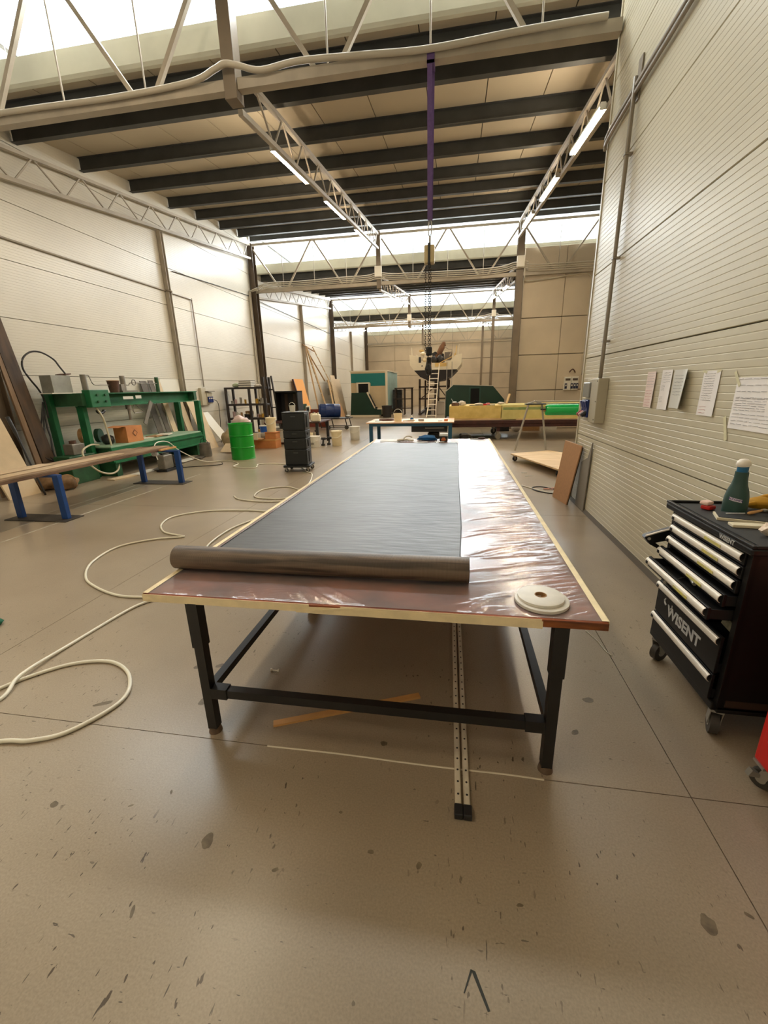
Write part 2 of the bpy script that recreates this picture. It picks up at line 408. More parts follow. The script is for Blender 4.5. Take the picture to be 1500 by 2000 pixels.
# ------------------------------------------------------------------ steelwork
PX = [-2.94, 2.15]
ORD = ['nearest', 'second', 'third', 'far end']
def main_truss(i, t, label):
    xa, xb = XL+0.05, (XR-0.02 if i == 0 else XO-0.03)
    zb, zt = 5.44, 7.06
    T_ = thing('roof_truss', label, 'truss', ((xa+xb)/2, t, 5.3), 'lateral roof trusses under the glazing strips')
    obj('bottom_chord', bx(B(), xa, xb, t-0.06, t+0.06, zb-0.06, zb+0.06), m_truss, T_)
    obj('top_chord', bx(B(), xa, xb, t-0.04, t+0.04, zt-0.04, zt+0.04), m_truss, T_)
    nodes = [XL+0.1, -2.94, 2.15, 7.4]
    for a, b in zip(nodes[:-1], nodes[1:]):
        q = (b-a)/4
        segs = [((a+0.12, zt-0.15), (a+q-0.12, zb)), ((a+q+0.12, zb), (a+2*q-0.05, zt)), ((a+2*q+0.05, zt), (a+3*q-0.12, zb)), ((a+3*q+0.12, zb), (b-0.12, zt-0.15))]
        for p, r in segs:
            if max(p[0], r[0]) > xb: continue
            bm = B(); bar(bm, (p[0], t, p[1]), (r[0], t, r[1]), 0.055, 0.055, up=(0, 1, 0)); obj('diagonal', bm, m_truss, T_)
        for x in (a+q, a+2*q, a+3*q):
            if x > xb: continue
            bm = B(); cyl(bm, (x, t+0.02, zb), (x, t+0.02, zt if x != a+2*q else zt-0.05), 0.012, n=8); obj('hanger_rod', bm, m_truss, T_)
    for k, x in enumerate(PX):
        if x > xb: continue
        if k == 1 and i > 0: continue
        bm = B(); bx(bm, x-0.085, x+0.085, t-0.10, t+0.10, 5.27, 7.16, 0.006); obj('king_post', bm, m_col, T_)
    return T_
for i, t in enumerate(TY):
    main_truss(i, t, ['grey lattice truss over the work table, purple hoist strap tied round it', 'grey lattice truss behind the hoist block, four conduits running along it',
                      'grey lattice truss above the sailing boat stern, in front of the third glazing', 'grey lattice truss close to the concrete end wall of the hall'][i])
def rafter(x, t, label, grp, mm, n=10):
    z0 = lambda y: 5.24+0.125*(y-t-0.07)
    ya, yb = max(t+0.14, YB+0.06), t+10.75
    R_ = thing('rafter_truss', label, 'truss', (x, (ya+yb)/2, z0(ya)), grp)
    bm = B(); bar(bm, (x, ya, z0(ya)), (x, yb, z0(yb)), 0.07, 0.07); obj('bottom_chord', bm, mm, R_)
    bm = B(); bar(bm, (x, ya+0.5, z0(ya+0.5)+0.48), (x, yb, z0(yb)+0.46), 0.08, 0.06); obj('top_chord', bm, mm, R_)
    L = (yb-ya-0.7)/n
    for k in range(n):
        a = ya+0.6+k*L
        for p, q in (((a, 0.46), (a+L*0.48, 0.02)), ((a+L*0.56, 0.02), (a+L*0.96, 0.46))):
            bm = B(); bar(bm, (x, p[0], z0(p[0])+p[1]), (x, q[0], z0(q[0])+q[1]), 0.025, 0.025); obj('web_bar', bm, mm, R_)
    return R_
RNAME = {0: 'above the work table', 1: 'between the hoist truss and the boat', 2: 'over the boat and the booth'}
for i in range(3):
    rafter(XL+0.16, TY[i], 'slim grey lattice beam along the white wall %s' % ['above the green press', 'above the timber frames', 'above the teal booth'][i], 'lattice beams along the left wall', m_truss, 9)
    if i == 0: rafter(-2.94, TY[0]-10.9, 'slim lattice rafter down the middle of the hall, before the hoist strap truss', 'lattice rafters carrying lamps', m_truss, 10)
    rafter(-2.94, TY[i], 'slim lattice rafter down the middle of the hall %s' % RNAME[i], 'lattice rafters carrying lamps', m_truss, 10)
    rafter(2.05, TY[i], 'slim lattice rafter on the concrete partition side %s' % RNAME[i], 'lattice rafters carrying lamps', m_truss, 10)

def column(x, y, label, grp, h=7.1, w_=0.20, d=0.26, m1=None, m2=None):
    c_ = thing('steel_column', label, 'column', (x, y, 0), grp)
    bm = B(); bx(bm, x-w_/2, x+w_/2, y-d/2, y-d/2+0.014, 0, h); obj('flange', bm, m1 or m_col, c_)
    bm = B(); bx(bm, x-w_/2, x+w_/2, y+d/2-0.014, y+d/2, 0, h); obj('flange', bm, m1 or m_col, c_)
    bm = B(); bx(bm, x-0.006, x+0.006, y-d/2+0.012, y+d/2-0.012, 0, h); obj('web', bm, m2 or m_cold, c_)
    bm = B(); bx(bm, x-w_/2-0.03, x+w_/2+0.03, y-d/2-0.03, y+d/2+0.03, 0, 0.02); obj('base_plate', bm, m2 or m_cold, c_)
    return c_
for i, t in enumerate(TY):
    column(XL+0.14, t, ['brown steel column at the end of the white wall', 'brown steel column behind the metal shelving', 'brown steel column beside the leaning boards near the booth', 'brown steel column in the far corner by the end wall'][i],
           'steel columns along the white wall', m1=m_cold, m2=m_cold)
    if i: column(2.15, t, ['', 'grey box column at the edge of the concrete partition', 'slim grey column standing behind the boat', 'slim grey column against the concrete end wall'][i], 'steel columns on the partition line', w_=0.24 if i == 1 else 0.16, d=0.2, m1=m_col, m2=m_col)
for k, y in enumerate([11.8, 22.7, 33.6]):
    p = thing('wall_post', ['slim grey wall post over the far end of the green press', 'slim grey wall post beside the orange foam board', 'slim grey wall post above the teal booth'][k], 'post', (XL+0.07, y, 0), 'wall posts between the columns')
    zt = 5.24+0.125*(y-TY[k]-0.07)-0.04
    bm = B(); bx(bm, XL+0.01, XL+0.13, y-0.055, y-0.045, 0, zt); bx(bm, XL+0.01, XL+0.02, y-0.05, y+0.05, 0, zt); obj('channel', bm, m_truss, p)
    bm = B(); bx(bm, XL+0.02, XL+0.13, y+0.045, y+0.055, 0, zt); obj('flange', bm, m_truss, p)

# lamps on the rafters
m_lamp = mat('lamp_tube', (255, 240, 214), 0.4, emit=(255, 235, 204), estr=95.0)
m_lampb = mat('lamp_body', (190, 186, 176), 0.4)
def lamp(x, t, y0, y1, label, grp='tube lamps on the rafters'):
    z = lambda y: 5.24+0.125*(y-t-0.07)+0.07
    x -= 0.078
    l = thing('tube_lamp', label, 'lamp', (x, (y0+y1)/2, z((y0+y1)/2)-0.1), grp)
    bm = B(); bar(bm, (x, y0, z(y0)-0.03), (x, y1, z(y1)-0.03), 0.07, 0.05); obj('housing', bm, m_lampb, l)
    bm = B(); bar(bm, (x, y0+0.03, z(y0+.03)-0.073), (x, y1-0.03, z(y1-.03)-0.073), 0.08, 0.04); obj('diffuser', bm, m_lamp, l)
    for y in (y0, y1):
        bm = B(); bar(bm, (x, y-0.012, z(y)-0.06), (x, y+0.012, z(y)-0.058), 0.084, 0.07); obj('end_cap', bm, m_lampb, l)
lw = ['first', 'second', 'third']
for k, (a, b) in enumerate(((-3.1, -1.4), (-0.2, 1.5), (2.8, 4.5))):
    lamp(-2.94, TY[0]-10.9, a, b, 'lit tube lamp under the middle rafter, %s before the hoist strap truss' % ['third', 'second', 'first'][k])
for i, t in enumerate(TY[:3]):
    for k, (a, b) in enumerate(((7.73, 9.47), (10.7, 12.5), (13.75, 15.5))):
        y0, y1 = a-6.35+t, b-6.35+t
        if i: y0 += 0.4; y1 += 0.4
        lamp(-2.94, t, y0, y1, 'lit tube lamp under the middle rafter, %s from %s' % (lw[k], ['the hoist strap truss', 'the hoist block truss', 'the boat stern truss'][i]))
        lamp(2.05, t, y0, y1, 'lit tube lamp under the partition-side rafter, %s from %s' % (lw[k], ['the hoist strap truss', 'the hoist block truss', 'the boat stern truss'][i]))

# conduits along the trusses and walls
def pipe(name, label, cat, pts, r, m, grp=None, k=6, n=8, smooth=True):
    bm = B(); tube(bm, smoothpath(pts, k) if k > 1 else pts, r, n)
    return tag(obj(name, bm, m, None, smooth='all'), label, cat, grp)
y = TY[0]-0.10
pipe('conduit', 'pale thick conduit bundle clipped along the hoist strap truss', 'conduit',
     [(XL+.1, y, 5.50), (-6, y, 5.49), (-4.6, y, 5.47), (-3.5, y, 5.50), (-3.1, y-.05, 5.56), (-2.94, y-.08, 5.58), (-2.78, y-.05, 5.56), (-2.5, y, 5.51), (-2.0, y, 5.54), (-1.2, y, 5.50), (-.4, y, 5.46), (.6, y, 5.49), (1.3, y, 5.50), (1.55, y, 5.5)], 0.035, m_conduit)
for i in (1, 2):
    for k in range(4):
        y = TY[i]-0.10; z = 5.50+0.062*k
        xe = XO-0.4
        pipe('conduit', '%s pale conduit of the four along the truss %s' % (['lowest', 'second lowest', 'second highest', 'highest'][k], 'behind the hoist block' if i == 1 else 'above the boat'), 'conduit',
             [(XL+.35, y, z-0.1), (XL+.8, y, z+.02), (-6, y, z), (-4.5, y, z+.03), (-3.4, y, z+.03), (-3.1, y-.05, z+.07), (-2.78, y-.05, z+.07), (-2.4, y, z+.03), (-1, y, z), (.8, y, z-.02), (1.6, y, z+.03), (1.95, y-.05, z+.1), (2.4, y-.05, z+.1), (2.8, y, z), (xe, y, z-.02)],
             0.02, m_conduit, 'conduits along truss %s' % ('behind the hoist' if i == 1 else 'over the boat'), k=4)
    for x in (-2.94, 2.15):
        b_ = thing('junction_box', 'white junction box on the %s post of the truss %s' % ('middle' if x < 0 else 'partition-side', 'behind the hoist block' if i == 1 else 'above the boat'), 'junction box', (x, TY[i]-0.17, 5.62))
        bm = B(); bx(bm, x-.13, x+.13, TY[i]-0.235, TY[i]-0.135, 5.62, 5.98, 0.01); obj('box', bm, m_white, b_)
        bm = B(); bx(bm, x-.12, x+.12, TY[i]-0.25, TY[i]-0.236, 5.63, 5.97, 0.006); obj('cover', bm, m_white, b_)
pipe('conduit', 'dark conduit along the white wall above the green press', 'conduit', [(XL+.03, YB+.1, 4.41), (XL+.03, 4, 4.41), (XL+.03, 8, 4.40), (XL+.03, 11.6, 4.41), (XL+.10, 11.72, 4.41), (XL+.17, 11.8, 4.40), (XL+.10, 11.9, 4.40), (XL+.03, 12.0, 4.40), (XL+.03, 12.95, 4.40)], 0.022, m_conduitd, k=4)
pipe('conduit', 'thin grey conduit dropping to the blue wall sockets', 'conduit', [(XL+.035, 12.95, 4.43), (XL+.035, 12.95, 3.5), (XL+.035, 12.95, 2.4), (XL+.035, 12.95, 1.84)], 0.018, m_conduitd, k=3)
for k in range(3):
    y = TY[1]-0.22-0.06*k
    pipe('conduit', 'pale vertical conduit behind the shelving, %s brown column' % ['closest to the', 'second from the', 'third from the'][k], 'conduit', [(XL+.05, y, .1), (XL+.05, y, 3), (XL+.05, y, 5.2), (XL+.12, y+.05, 5.42), (XL+.35, TY[1]-.17, 5.44+.05*k)], 0.02, m_conduit, 'conduits beside the shelving column', k=4)
pipe('cable', 'thin dark cable sagging down the white wall past the timber frames', 'cable', [(XL+.02, 12.2, 5.0), (XL+.03, 17.0, 5.25), (XL+.04, 17.6, 5.2), (XL+.03, 22.5, 5.15), (XL+.03, 28, 5.1)], 0.012, m_purlin, k=4)
# right wall conduits
for k in range(2):
    x = XR-0.042; z = 4.42+0.06*k
    pipe('conduit', '%s grey conduit of the pair high on the ribbed cream wall' % ['lower', 'upper'][k], 'conduit', [(x, YB+.1, z+.05), (x, 2, z+.03), (x, 4.5, z), (x, 5.5, z), (x, 6.30, z-.02), (x-.0, 6.38, z-.10)], 0.02, m_conduitd, 'pair of conduits high on the cream wall', k=4)
pipe('conduit', 'grey conduit dropping down the cream wall to the socket box', 'conduit', [(XR-.05, 5.53, 4.55), (XR-.05, 5.53, 3.6), (XR-.05, 5.53, 2.6), (XR-.05, 5.53, 1.70)], 0.022, m_conduitd, k=3)
bm = B()
bx(bm, XR-0.018, XR-0.002, 5.50, 5.60, 4.36, 4.72, 0.005); tag(obj('cable_bracket', bm, m_conduitd), 'grey strap bracket holding the conduits on the cream wall', 'bracket')
for k, z in enumerate((3.9, 2.95, 2.1)):
    bm = B(); bx(bm, XR-0.075, XR-0.001, 5.50, 5.56, z, z+0.018); tag(obj('pipe_clip', bm, m_conduitd), 'small clip on the conduit dropping to the socket box', 'clip', 'clips on the cream wall conduit')
# conduit loop on the partition
pipe('conduit', 'pale conduit curving over the concrete partition to the sockets', 'conduit', [(2.31, 17.10, 5.60), (2.32, 17.10, 5.30), (2.45, 17.28, 5.22), (3.2, 17.30, 5.25), (4.2, 17.30, 5.35), (4.55, 17.31, 5.28), (4.62, 17.31, 5.0), (4.62, 17.31, 3.5), (4.62, 17.31, 1.95)], 0.02, m_conduit, k=5)
# ------------------------------------------------------------------ long work table
m_plyd = mat('stained_plywood', (192, 112, 74), 0.34, rgb2=(120, 64, 42), scale=3.5, detail=6, spec=0.5, stretch=(1, 1.6, 1))
m_edge = mat('table_edge_wood', (150, 84, 34), 0.5, rgb2=(92, 48, 20), scale=9, stretch=(1, 1, 6))
m_tape = mat('masking_tape', (240, 220, 176), 0.65, var=0.10, scale=14, bump=0.2, bscale=30)
m_blk = mat('black_painted_steel', (26, 25, 24), 0.42, var=0.35, scale=8)
m_rust = mat('rusty_foot', (104, 84, 66), 0.6, var=0.3, scale=30)
TZ = 0.768
t_ = thing('work_table', 'long black steel work table with film-covered brown top and taped edge', 'table', (-0.4, 4.5, 0))
tt = obj('tabletop', bx(B(), -1.40, 0.60, 1.52, 7.47, TZ-0.034, TZ, 0.002), m_plyd, t_)
obj('bare_edge', bx(B(), 0.36, 0.601, 1.517, 1.5195, TZ-0.033, TZ-0.003), m_edge, tt)
def front_tape(x0, x1, zt, zb, y, seed, m_=None):
    bm = B(); n = max(2, int((x1-x0)/.04)); rows = []
    for k in range(n+1):
        x = x0+(x1-x0)*k/n; w1 = .0012*noise.noise(Vector((x*9, seed, 0))); w2 = .0015*noise.noise(Vector((x*7, seed, 4))); yy = y+.0006*noise.noise(Vector((x*11, seed, 9)))
        rows.append([bm.verts.new(p) for p in ((x, yy, zb+w2), (x, yy, zt+w1), (x, yy+.0012, zt+w1), (x, yy+.0012, zb+w2))])
    for A, D in zip(rows[:-1], rows[1:]):
        for q in range(4): bm.faces.new((A[q], D[q], D[(q+1) % 4], A[(q+1) % 4]))
    bm.faces.new(rows[0]); bm.faces.new(rows[-1])
    obj('tape', bm, m_tape, tt)
front_tape(-1.404, -0.60, TZ+.001, TZ-.036, 1.5170, 1)
front_tape(-0.66, 0.36, TZ-.008, TZ-.040, 1.5150, 2)
front_tape(-0.46, 0.355, TZ+.001, TZ-.020, 1.5155, 3)
bm = B(); prism(bm, [(-0.66, TZ-.036), (-0.60, TZ-.034), (-0.40, TZ-.003), (-0.44, TZ-.001)], 'y', 1.5115, 1.5135); obj('tape_fold', bm, m_tape, tt)
for x0, x1, z0 in ((-1.404, -1.377, TZ+.0038), (0.577, 0.604, TZ+.0038)):
    obj('tape', bx(B(), x0, x1, 1.525, 7.472, z0, z0+.0008), m_tape, tt)
for x0, x1 in ((-1.4045, -1.4030), (0.6030, 0.6045)): obj('tape', bx(B(), x0, x1, 1.525, 7.472, TZ-.034, TZ+.0046), m_tape, tt)
for x in (-1.165, 0.435):
    for y in (1.545, 4.5, 7.2):
        L_ = obj('leg', bx(B(), x-.023, x+.023, y-.023, y+.023, 0.028, 0.735), m_blk, t_)
        obj('sleeve', bx(B(), x-.028, x+.028, y-.028, y+.028, 0.50, 0.7335), m_blk, L_)
        bm = B(); cyl(bm, (x, y, 0), (x, y, 0.030), 0.033, 0.027, 16); obj('foot', bm, m_rust, L_, smooth=True)
for y in (1.545, 4.5, 7.2):
    bm = B(); bx(bm, -1.14, 0.41, y-.02, y+.02, 0.222, 0.266); st = obj('stretcher', bm, m_blk, t_)
    for a, b in ((-1.14, -1.06), (0.33, 0.41)): obj('joint_sleeve', bx(B(), a, b, y-.025, y+.025, 0.216, 0.272), m_blk, st)
    if y > 2: obj('cross_rail', bx(B(), -1.14, 0.41, y-.02, y+.02, 0.69, 0.7335), m_blk, t_)
for x in (-1.165, 0.435):
    for a, b in ((1.57, 4.475), (4.525, 7.175)):
        obj('stretcher', bx(B(), x-.02, x+.02, a, b, 0.222, 0.262), m_blk, t_)

# plastic film with fan wrinkles
def film_material():
    M = bpy.data.materials.new('clear_plastic_film'); M.use_nodes = True; nt = M.node_tree; nt.nodes.clear(); N, L = nt.nodes.new, nt.links.new
    o = N('ShaderNodeOutputMaterial'); t = N('ShaderNodeBsdfTransparent'); t.inputs[0].default_value = (0.97, 0.97, 0.97, 1)
    g = N('ShaderNodeBsdfGlossy'); g.inputs['Roughness'].default_value = 0.17
    d = N('ShaderNodeBsdfDiffuse'); d.inputs[0].default_value = (0.85, 0.85, 0.87, 1)
    f = N('ShaderNodeFresnel'); f.inputs['IOR'].default_value = 1.52
    mul = N('ShaderNodeMath'); mul.operation = 'MULTIPLY_ADD'; mul.inputs[1].default_value = 0.82; mul.inputs[2].default_value = 0.02; mul.use_clamp = True
    L(f.outputs[0], mul.inputs[0])
    x1 = N('ShaderNodeMixShader'); x1.inputs[0].default_value = 0.15; L(t.outputs[0], x1.inputs[1]); L(d.outputs[0], x1.inputs[2])
    x2 = N('ShaderNodeMixShader'); L(mul.outputs[0], x2.inputs[0]); L(x1.outputs[0], x2.inputs[1]); L(g.outputs[0], x2.inputs[2])
    geo = N('ShaderNodeNewGeometry'); mp = N('ShaderNodeMapping'); mp.inputs['Rotation'].default_value = (0, 0, 0.42); mp.inputs['Scale'].default_value = (0.4, 6.0, 1)
    n = N('ShaderNodeTexNoise'); n.inputs['Scale'].default_value = 6; n.inputs['Detail'].default_value = 3
    L(geo.outputs['Position'], mp.inputs['Vector']); L(mp.outputs[0], n.inputs['Vector'])
    b = N('ShaderNodeBump'); b.inputs['Strength'].default_value = 0.03; b.inputs['Distance'].default_value = 0.01
    L(n.outputs['Fac'], b.inputs['Height']); L(b.outputs[0], g.inputs['Normal'])
    L(x2.outputs[0], o.inputs[0]); return M
m_film = film_material()
def ridge(v): return max(0.0, 1-abs(v)*3.2)**2
import numpy as np
xs = np.linspace(-1.395, 0.595, 167)
ys = np.concatenate([np.arange(1.526, 1.9, .005), np.arange(1.9, 7.458, .0075)])
GX, GY = np.meshgrid(xs, ys)
Hh = np.zeros_like(GX); rw = random.Random(21)
E = 0.597-GX                                            # distance from the taped right edge
def fold(e0, L, y0, sl, cu, wd, am):                    # a long crease running in from the right edge
    global Hh
    t = (E-e0)/L
    d = GY-(y0-sl*E-cu*E*E)
    Hh = np.maximum(Hh, am*np.exp(-(d/wd)**2)*np.clip(np.sin(np.clip(t, 0, 1)*math.pi)**.5, 0, 1))
for k in range(150):
    y0 = 1.62+5.75*rw.random()**1.25; L = rw.uniform(.10, .52)
    fold(rw.choice((.01, .01, .05, .15)), L, y0, rw.uniform(.12, .55), rw.uniform(-.25, .35), rw.uniform(.006, .010), rw.uniform(.0018, .0055))
for k in range(170):                                    # short gathers at the tape
    fold(.012, rw.uniform(.04, .14), 1.56+5.85*rw.random()**1.3, rw.uniform(.2, .9), 0, rw.uniform(.005, .008), rw.uniform(.002, .0045))
F = GY-1.527
def front(x0, L, sl, wd, am):                           # a crease running in from the front edge
    global Hh
    t = F/L; d = GX-(x0-sl*F)
    Hh = np.maximum(Hh, am*np.exp(-(d/wd)**2)*np.clip(np.sin(np.clip(t, 0.02, 1)*math.pi)**.5, 0, 1))
for k in range(26): x = rw.uniform(-1.02, -.62); front(x, rw.uniform(.08, .24), .45+.5*(x+1.0)+rw.uniform(-.1, .1), rw.uniform(.009, .014), rw.uniform(.003, .007))
for k in range(20): x = rw.uniform(-.62, -.34); front(x, rw.uniform(.10, .26), 1.0+1.6*(x+.6)+rw.uniform(-.12, .12), rw.uniform(.009, .014), rw.uniform(.003, .007))
for k in range(14): front(rw.uniform(.0, .45), rw.uniform(.04, .14), -rw.uniform(.4, 1.1), .010, rw.uniform(.002, .004))
for k in range(8): front(rw.uniform(-1.3, -1.1), rw.uniform(.04, .10), rw.uniform(.2, .5), .010, rw.uniform(.002, .004))
Hh += .0010*np.sin(GX*9+GY*2.1)*np.sin(GY*6.3+GX*3)+.001
Hh[(GX > -1.36) & (GX < .035) & (GY > 1.9) & (GY < 6.85)] = 0.0003
Hh[(GX > .572) | (GX < -1.372) | (GY < 1.533)] = np.minimum(Hh, .0010)[(GX > .572) | (GX < -1.372) | (GY < 1.533)]
Hh[(GX > .255) & (GX < .50) & (GY > 1.53) & (GY < 1.78)] = np.minimum(Hh, .0022)[(GX > .255) & (GX < .50) & (GY > 1.53) & (GY < 1.78)]
ny, nx_ = GX.shape
verts = np.stack([GX, GY, TZ+.0020+Hh], -1).reshape(-1, 3).tolist()
idx = np.arange(ny*nx_).reshape(ny, nx_)
faces = np.stack([idx[:-1, :-1], idx[:-1, 1:], idx[1:, 1:], idx[1:, :-1]], -1).reshape(-1, 4).tolist()
me = bpy.data.meshes.new('plastic_film'); me.from_pydata(verts, [], faces)
film = tag(obj('plastic_film', me, m_film, None, smooth='all'), 'clear wrinkled plastic film stretched over the long work table', 'plastic film')

# carbon fabric: sheet drawn out from its roll
def fabric_material(name, c1, c2, rough, wscale, coat=0.0, spec=0.5):
    M = bpy.data.materials.new(name); M.use_nodes = True; nt = M.node_tree; P = nt.nodes['Principled BSDF']; N, L = nt.nodes.new, nt.links.new
    geo = N('ShaderNodeNewGeometry')
    wv = N('ShaderNodeTexWave'); wv.wave_type = 'BANDS'; wv.bands_direction = 'X'; wv.inputs['Scale'].default_value = wscale; wv.inputs['Distortion'].default_value = 1.5
    L(geo.outputs['Position'], wv.inputs['Vector'])
    n = N('ShaderNodeTexNoise'); n.inputs['Scale'].default_value = 3.0; n.inputs['Detail'].default_value = 5; L(geo.outputs['Position'], n.inputs['Vector'])
    r = N('ShaderNodeValToRGB'); r.color_ramp.elements[0].color = srgb(*c1); r.color_ramp.elements[1].color = srgb(*c2)
    ad = N('ShaderNodeMath'); ad.operation = 'MULTIPLY_ADD'; ad.inputs[1].default_value = 0.35; L(wv.outputs['Fac'], ad.inputs[0]); L(n.outputs['Fac'], ad.inputs[2])
    sb = N('ShaderNodeMath'); sb.operation = 'SUBTRACT'; sb.inputs[1].default_value = 0.15; L(ad.outputs[0], sb.inputs[0])
    L(sb.outputs[0], r.inputs[0]); L(r.outputs[0], P.inputs['Base Color'])
    P.inputs['Roughness'].default_value = rough; P.inputs['Specular IOR Level'].default_value = spec; P.inputs['Coat Weight'].default_value = coat
    P.inputs['Coat Roughness'].default_value = 0.25
    mp = N('ShaderNodeMapping'); mp.inputs['Rotation'].default_value = (0, 0, -0.35); mp.inputs['Scale'].default_value = (1.2, 7.0, 1); L(geo.outputs['Position'], mp.inputs['Vector'])
    nb = N('ShaderNodeTexNoise'); nb.inputs['Scale'].default_value = 4; nb.inputs['Detail'].default_value = 4; L(mp.outputs[0], nb.inputs['Vector'])
    b = N('ShaderNodeBump'); b.inputs['Strength'].default_value = 0.45; b.inputs['Distance'].default_value = 0.01
    L(nb.outputs['Fac'], b.inputs['Height']); L(b.outputs[0], P.inputs['Normal'])
    return M
m_carbon = fabric_material('carbon_fabric', (44, 44, 45), (76, 75, 74), 0.45, 60, 0.0, 0.55)
def roll_material():
    M = bpy.data.materials.new('carbon_fabric_back'); M.use_nodes = True; nt = M.node_tree; P = nt.nodes['Principled BSDF']; N, L = nt.nodes.new, nt.links.new
    geo = N('ShaderNodeNewGeometry')
    mp = N('ShaderNodeMapping'); mp.inputs['Scale'].default_value = (0.35, 1, 1); L(geo.outputs['Position'], mp.inputs['Vector'])
    n = N('ShaderNodeTexNoise'); n.inputs['Scale'].default_value = 34; n.inputs['Detail'].default_value = 2; n.inputs['Distortion'].default_value = 0.5
    mp2 = N('ShaderNodeMapping'); mp2.inputs['Scale'].default_value = (0.06, 1, 1); L(geo.outputs['Position'], mp2.inputs['Vector']); L(mp2.outputs[0], n.inputs['Vector'])
    wv = N('ShaderNodeTexWave'); wv.bands_direction = 'X'; wv.inputs['Scale'].default_value = 55; L(geo.outputs['Position'], wv.inputs['Vector'])
    r = N('ShaderNodeValToRGB'); r.color_ramp.elements[0].position = 0.38; r.color_ramp.elements[1].position = 0.62
    r.color_ramp.elements[0].color = srgb(66, 52, 40); r.color_ramp.elements[1].color = srgb(118, 98, 78); L(n.outputs['Fac'], r.inputs[0])
    x = N('ShaderNodeMix'); x.data_type = 'RGBA'; x.blend_type = 'MULTIPLY'; x.inputs[0].default_value = 0.25
    L(r.outputs[0], x.inputs[6]); L(wv.outputs['Color'], x.inputs[7]); L(x.outputs[2], P.inputs['Base Color'])
    P.inputs['Roughness'].default_value = 0.5; P.inputs['Specular IOR Level'].default_value = 0.6
    b = N('ShaderNodeBump'); b.inputs['Strength'].default_value = 0.2; b.inputs['Distance'].default_value = 0.004; L(wv.outputs['Fac'], b.inputs['Height']); L(b.outputs[0], P.inputs['Normal'])
    return M
m_roll = roll_material()
cf_ = thing('carbon_fabric_roll', 'dark grey fabric roll partly unrolled along the long work table', 'fabric roll', (-0.65, 1.8, TZ))
bm = B(); n = 40; r0 = 0.0600; yc, zc = 1.805, TZ+0.0050+r0
prof = []
for k in range(n): 
    a = 2*math.pi*k/n; prof.append((math.cos(a)*r0, math.sin(a)*r0))
nx = 60; rings = []
for i in range(nx+1):
    x = -1.41+1.49*i/nx
    ring = []
    for (u, v) in prof:
        q = 1+0.012*noise.noise(Vector((x*1.5, u*20, v*20)))
        if 0.60 < i/nx < 0.9: q += 0.020*math.exp(-((x+0.215)/0.035)**2)*noise.noise(Vector((x*22, u*30, v*30)))
        ring.append(bm.verts.new((x, yc+u*q, zc+v*q)))
    rings.append(ring)
for A, D in zip(rings[:-1], rings[1:]):
    for k in range(n): bm.faces.new((A[k], A[(k+1) % n], D[(k+1) % n], D[k]))
rl = obj('roll', bm, m_roll, cf_, smooth='all')
for x, s in ((-1.409, -1), (0.079, 1)):           # spiral ends: stepped layers and a cardboard core
    bm = B()
    for q, rr in enumerate((0.0595, 0.052, 0.045, 0.038)): cyl(bm, (x, yc, zc), (x+s*(0.001-0.0006*q+0.0015), yc, zc), rr, n=32)
    obj('roll_end', bm, m_blk, rl)
bm = B(); hx = 72; hy = 190
ys = [1.832+ (6.91-1.832)*j/hy for j in range(hy+1)]
def fab_h(x, y): return 0.0048+0.0035*abs(noise.noise(Vector((x*1.6+y*0.9, y*3.2, 1))))+0.0016*ridge(noise.noise(Vector((x*2+y*5, y*1.1-x*3, 3))))
def fab_e(y): return 0.012*noise.noise(Vector((y*0.8, 5, 5)))
G = []
for y in ys:
    lift = 0.0
    G.append([bm.verts.new((-1.345+fab_e(y)+(1.40+0.008*noise.noise(Vector((y*1.7, 2, 8))))*i/hx, y, TZ+fab_h(-1.345+1.40*i/hx, y))) for i in range(hx+1)])
for A, D in zip(G[:-1], G[1:]):
    for i in range(hx): bm.faces.new((A[i], A[i+1], D[i+1], D[i]))
obj('sheet', bm, m_carbon, cf_, smooth='all')
m_selv = mat('dark_selvedge', (30, 29, 29), 0.6)
bm = B(); tube(bm, [(0.052+fab_e(y)+0.008*noise.noise(Vector((y*1.7, 2, 8))), y, TZ+0.008) for y in ys[::3]], 0.0028, 5); obj('selvedge', bm, m_selv, cf_)
bm = B(); tube(bm, [(-1.345+fab_e(y), y, TZ+0.008) for y in ys[::3]], 0.0022, 5); obj('selvedge', bm, m_selv, cf_)

# butyl tape roll on the corner
m_butyl = mat('pale_sealant_tape', (222, 216, 204), 0.5, var=0.06, scale=20)
m_card = mat('cardboard', (168, 128, 84), 0.8, var=0.15, scale=14)
tp = thing('sealant_tape_roll', 'flat white sealant tape roll lying on the table corner', 'tape roll', (0.378, 1.655, TZ+.005))
cx_, cy_, z_ = 0.378, 1.655, TZ+0.005
bm = B(); lathe(bm, [(0.026, 0), (0.108, 0), (0.109, 0.002), (0.109, 0.013), (0.106, 0.0145), (0.026, 0.0145), (0.026, 0)], (cx_, cy_, z_), 48); obj('lower_coil', bm, m_butyl, tp, smooth=True)
bm = B(); lathe(bm, [(0.025, 0.0145), (0.092, 0.0145), (0.094, 0.016), (0.094, 0.026), (0.090, 0.028), (0.025, 0.028), (0.025, 0.0145)], (cx_-.004, cy_+.006, z_), 48); obj('upper_coil', bm, m_butyl, tp, smooth=True)
bm = B(); lathe(bm, [(0.021, 0.001), (0.0245, 0.001), (0.0245, 0.029), (0.021, 0.029), (0.021, 0.001)], (cx_-.004, cy_+.006, z_), 24); obj('core', bm, m_card, tp, smooth=True)

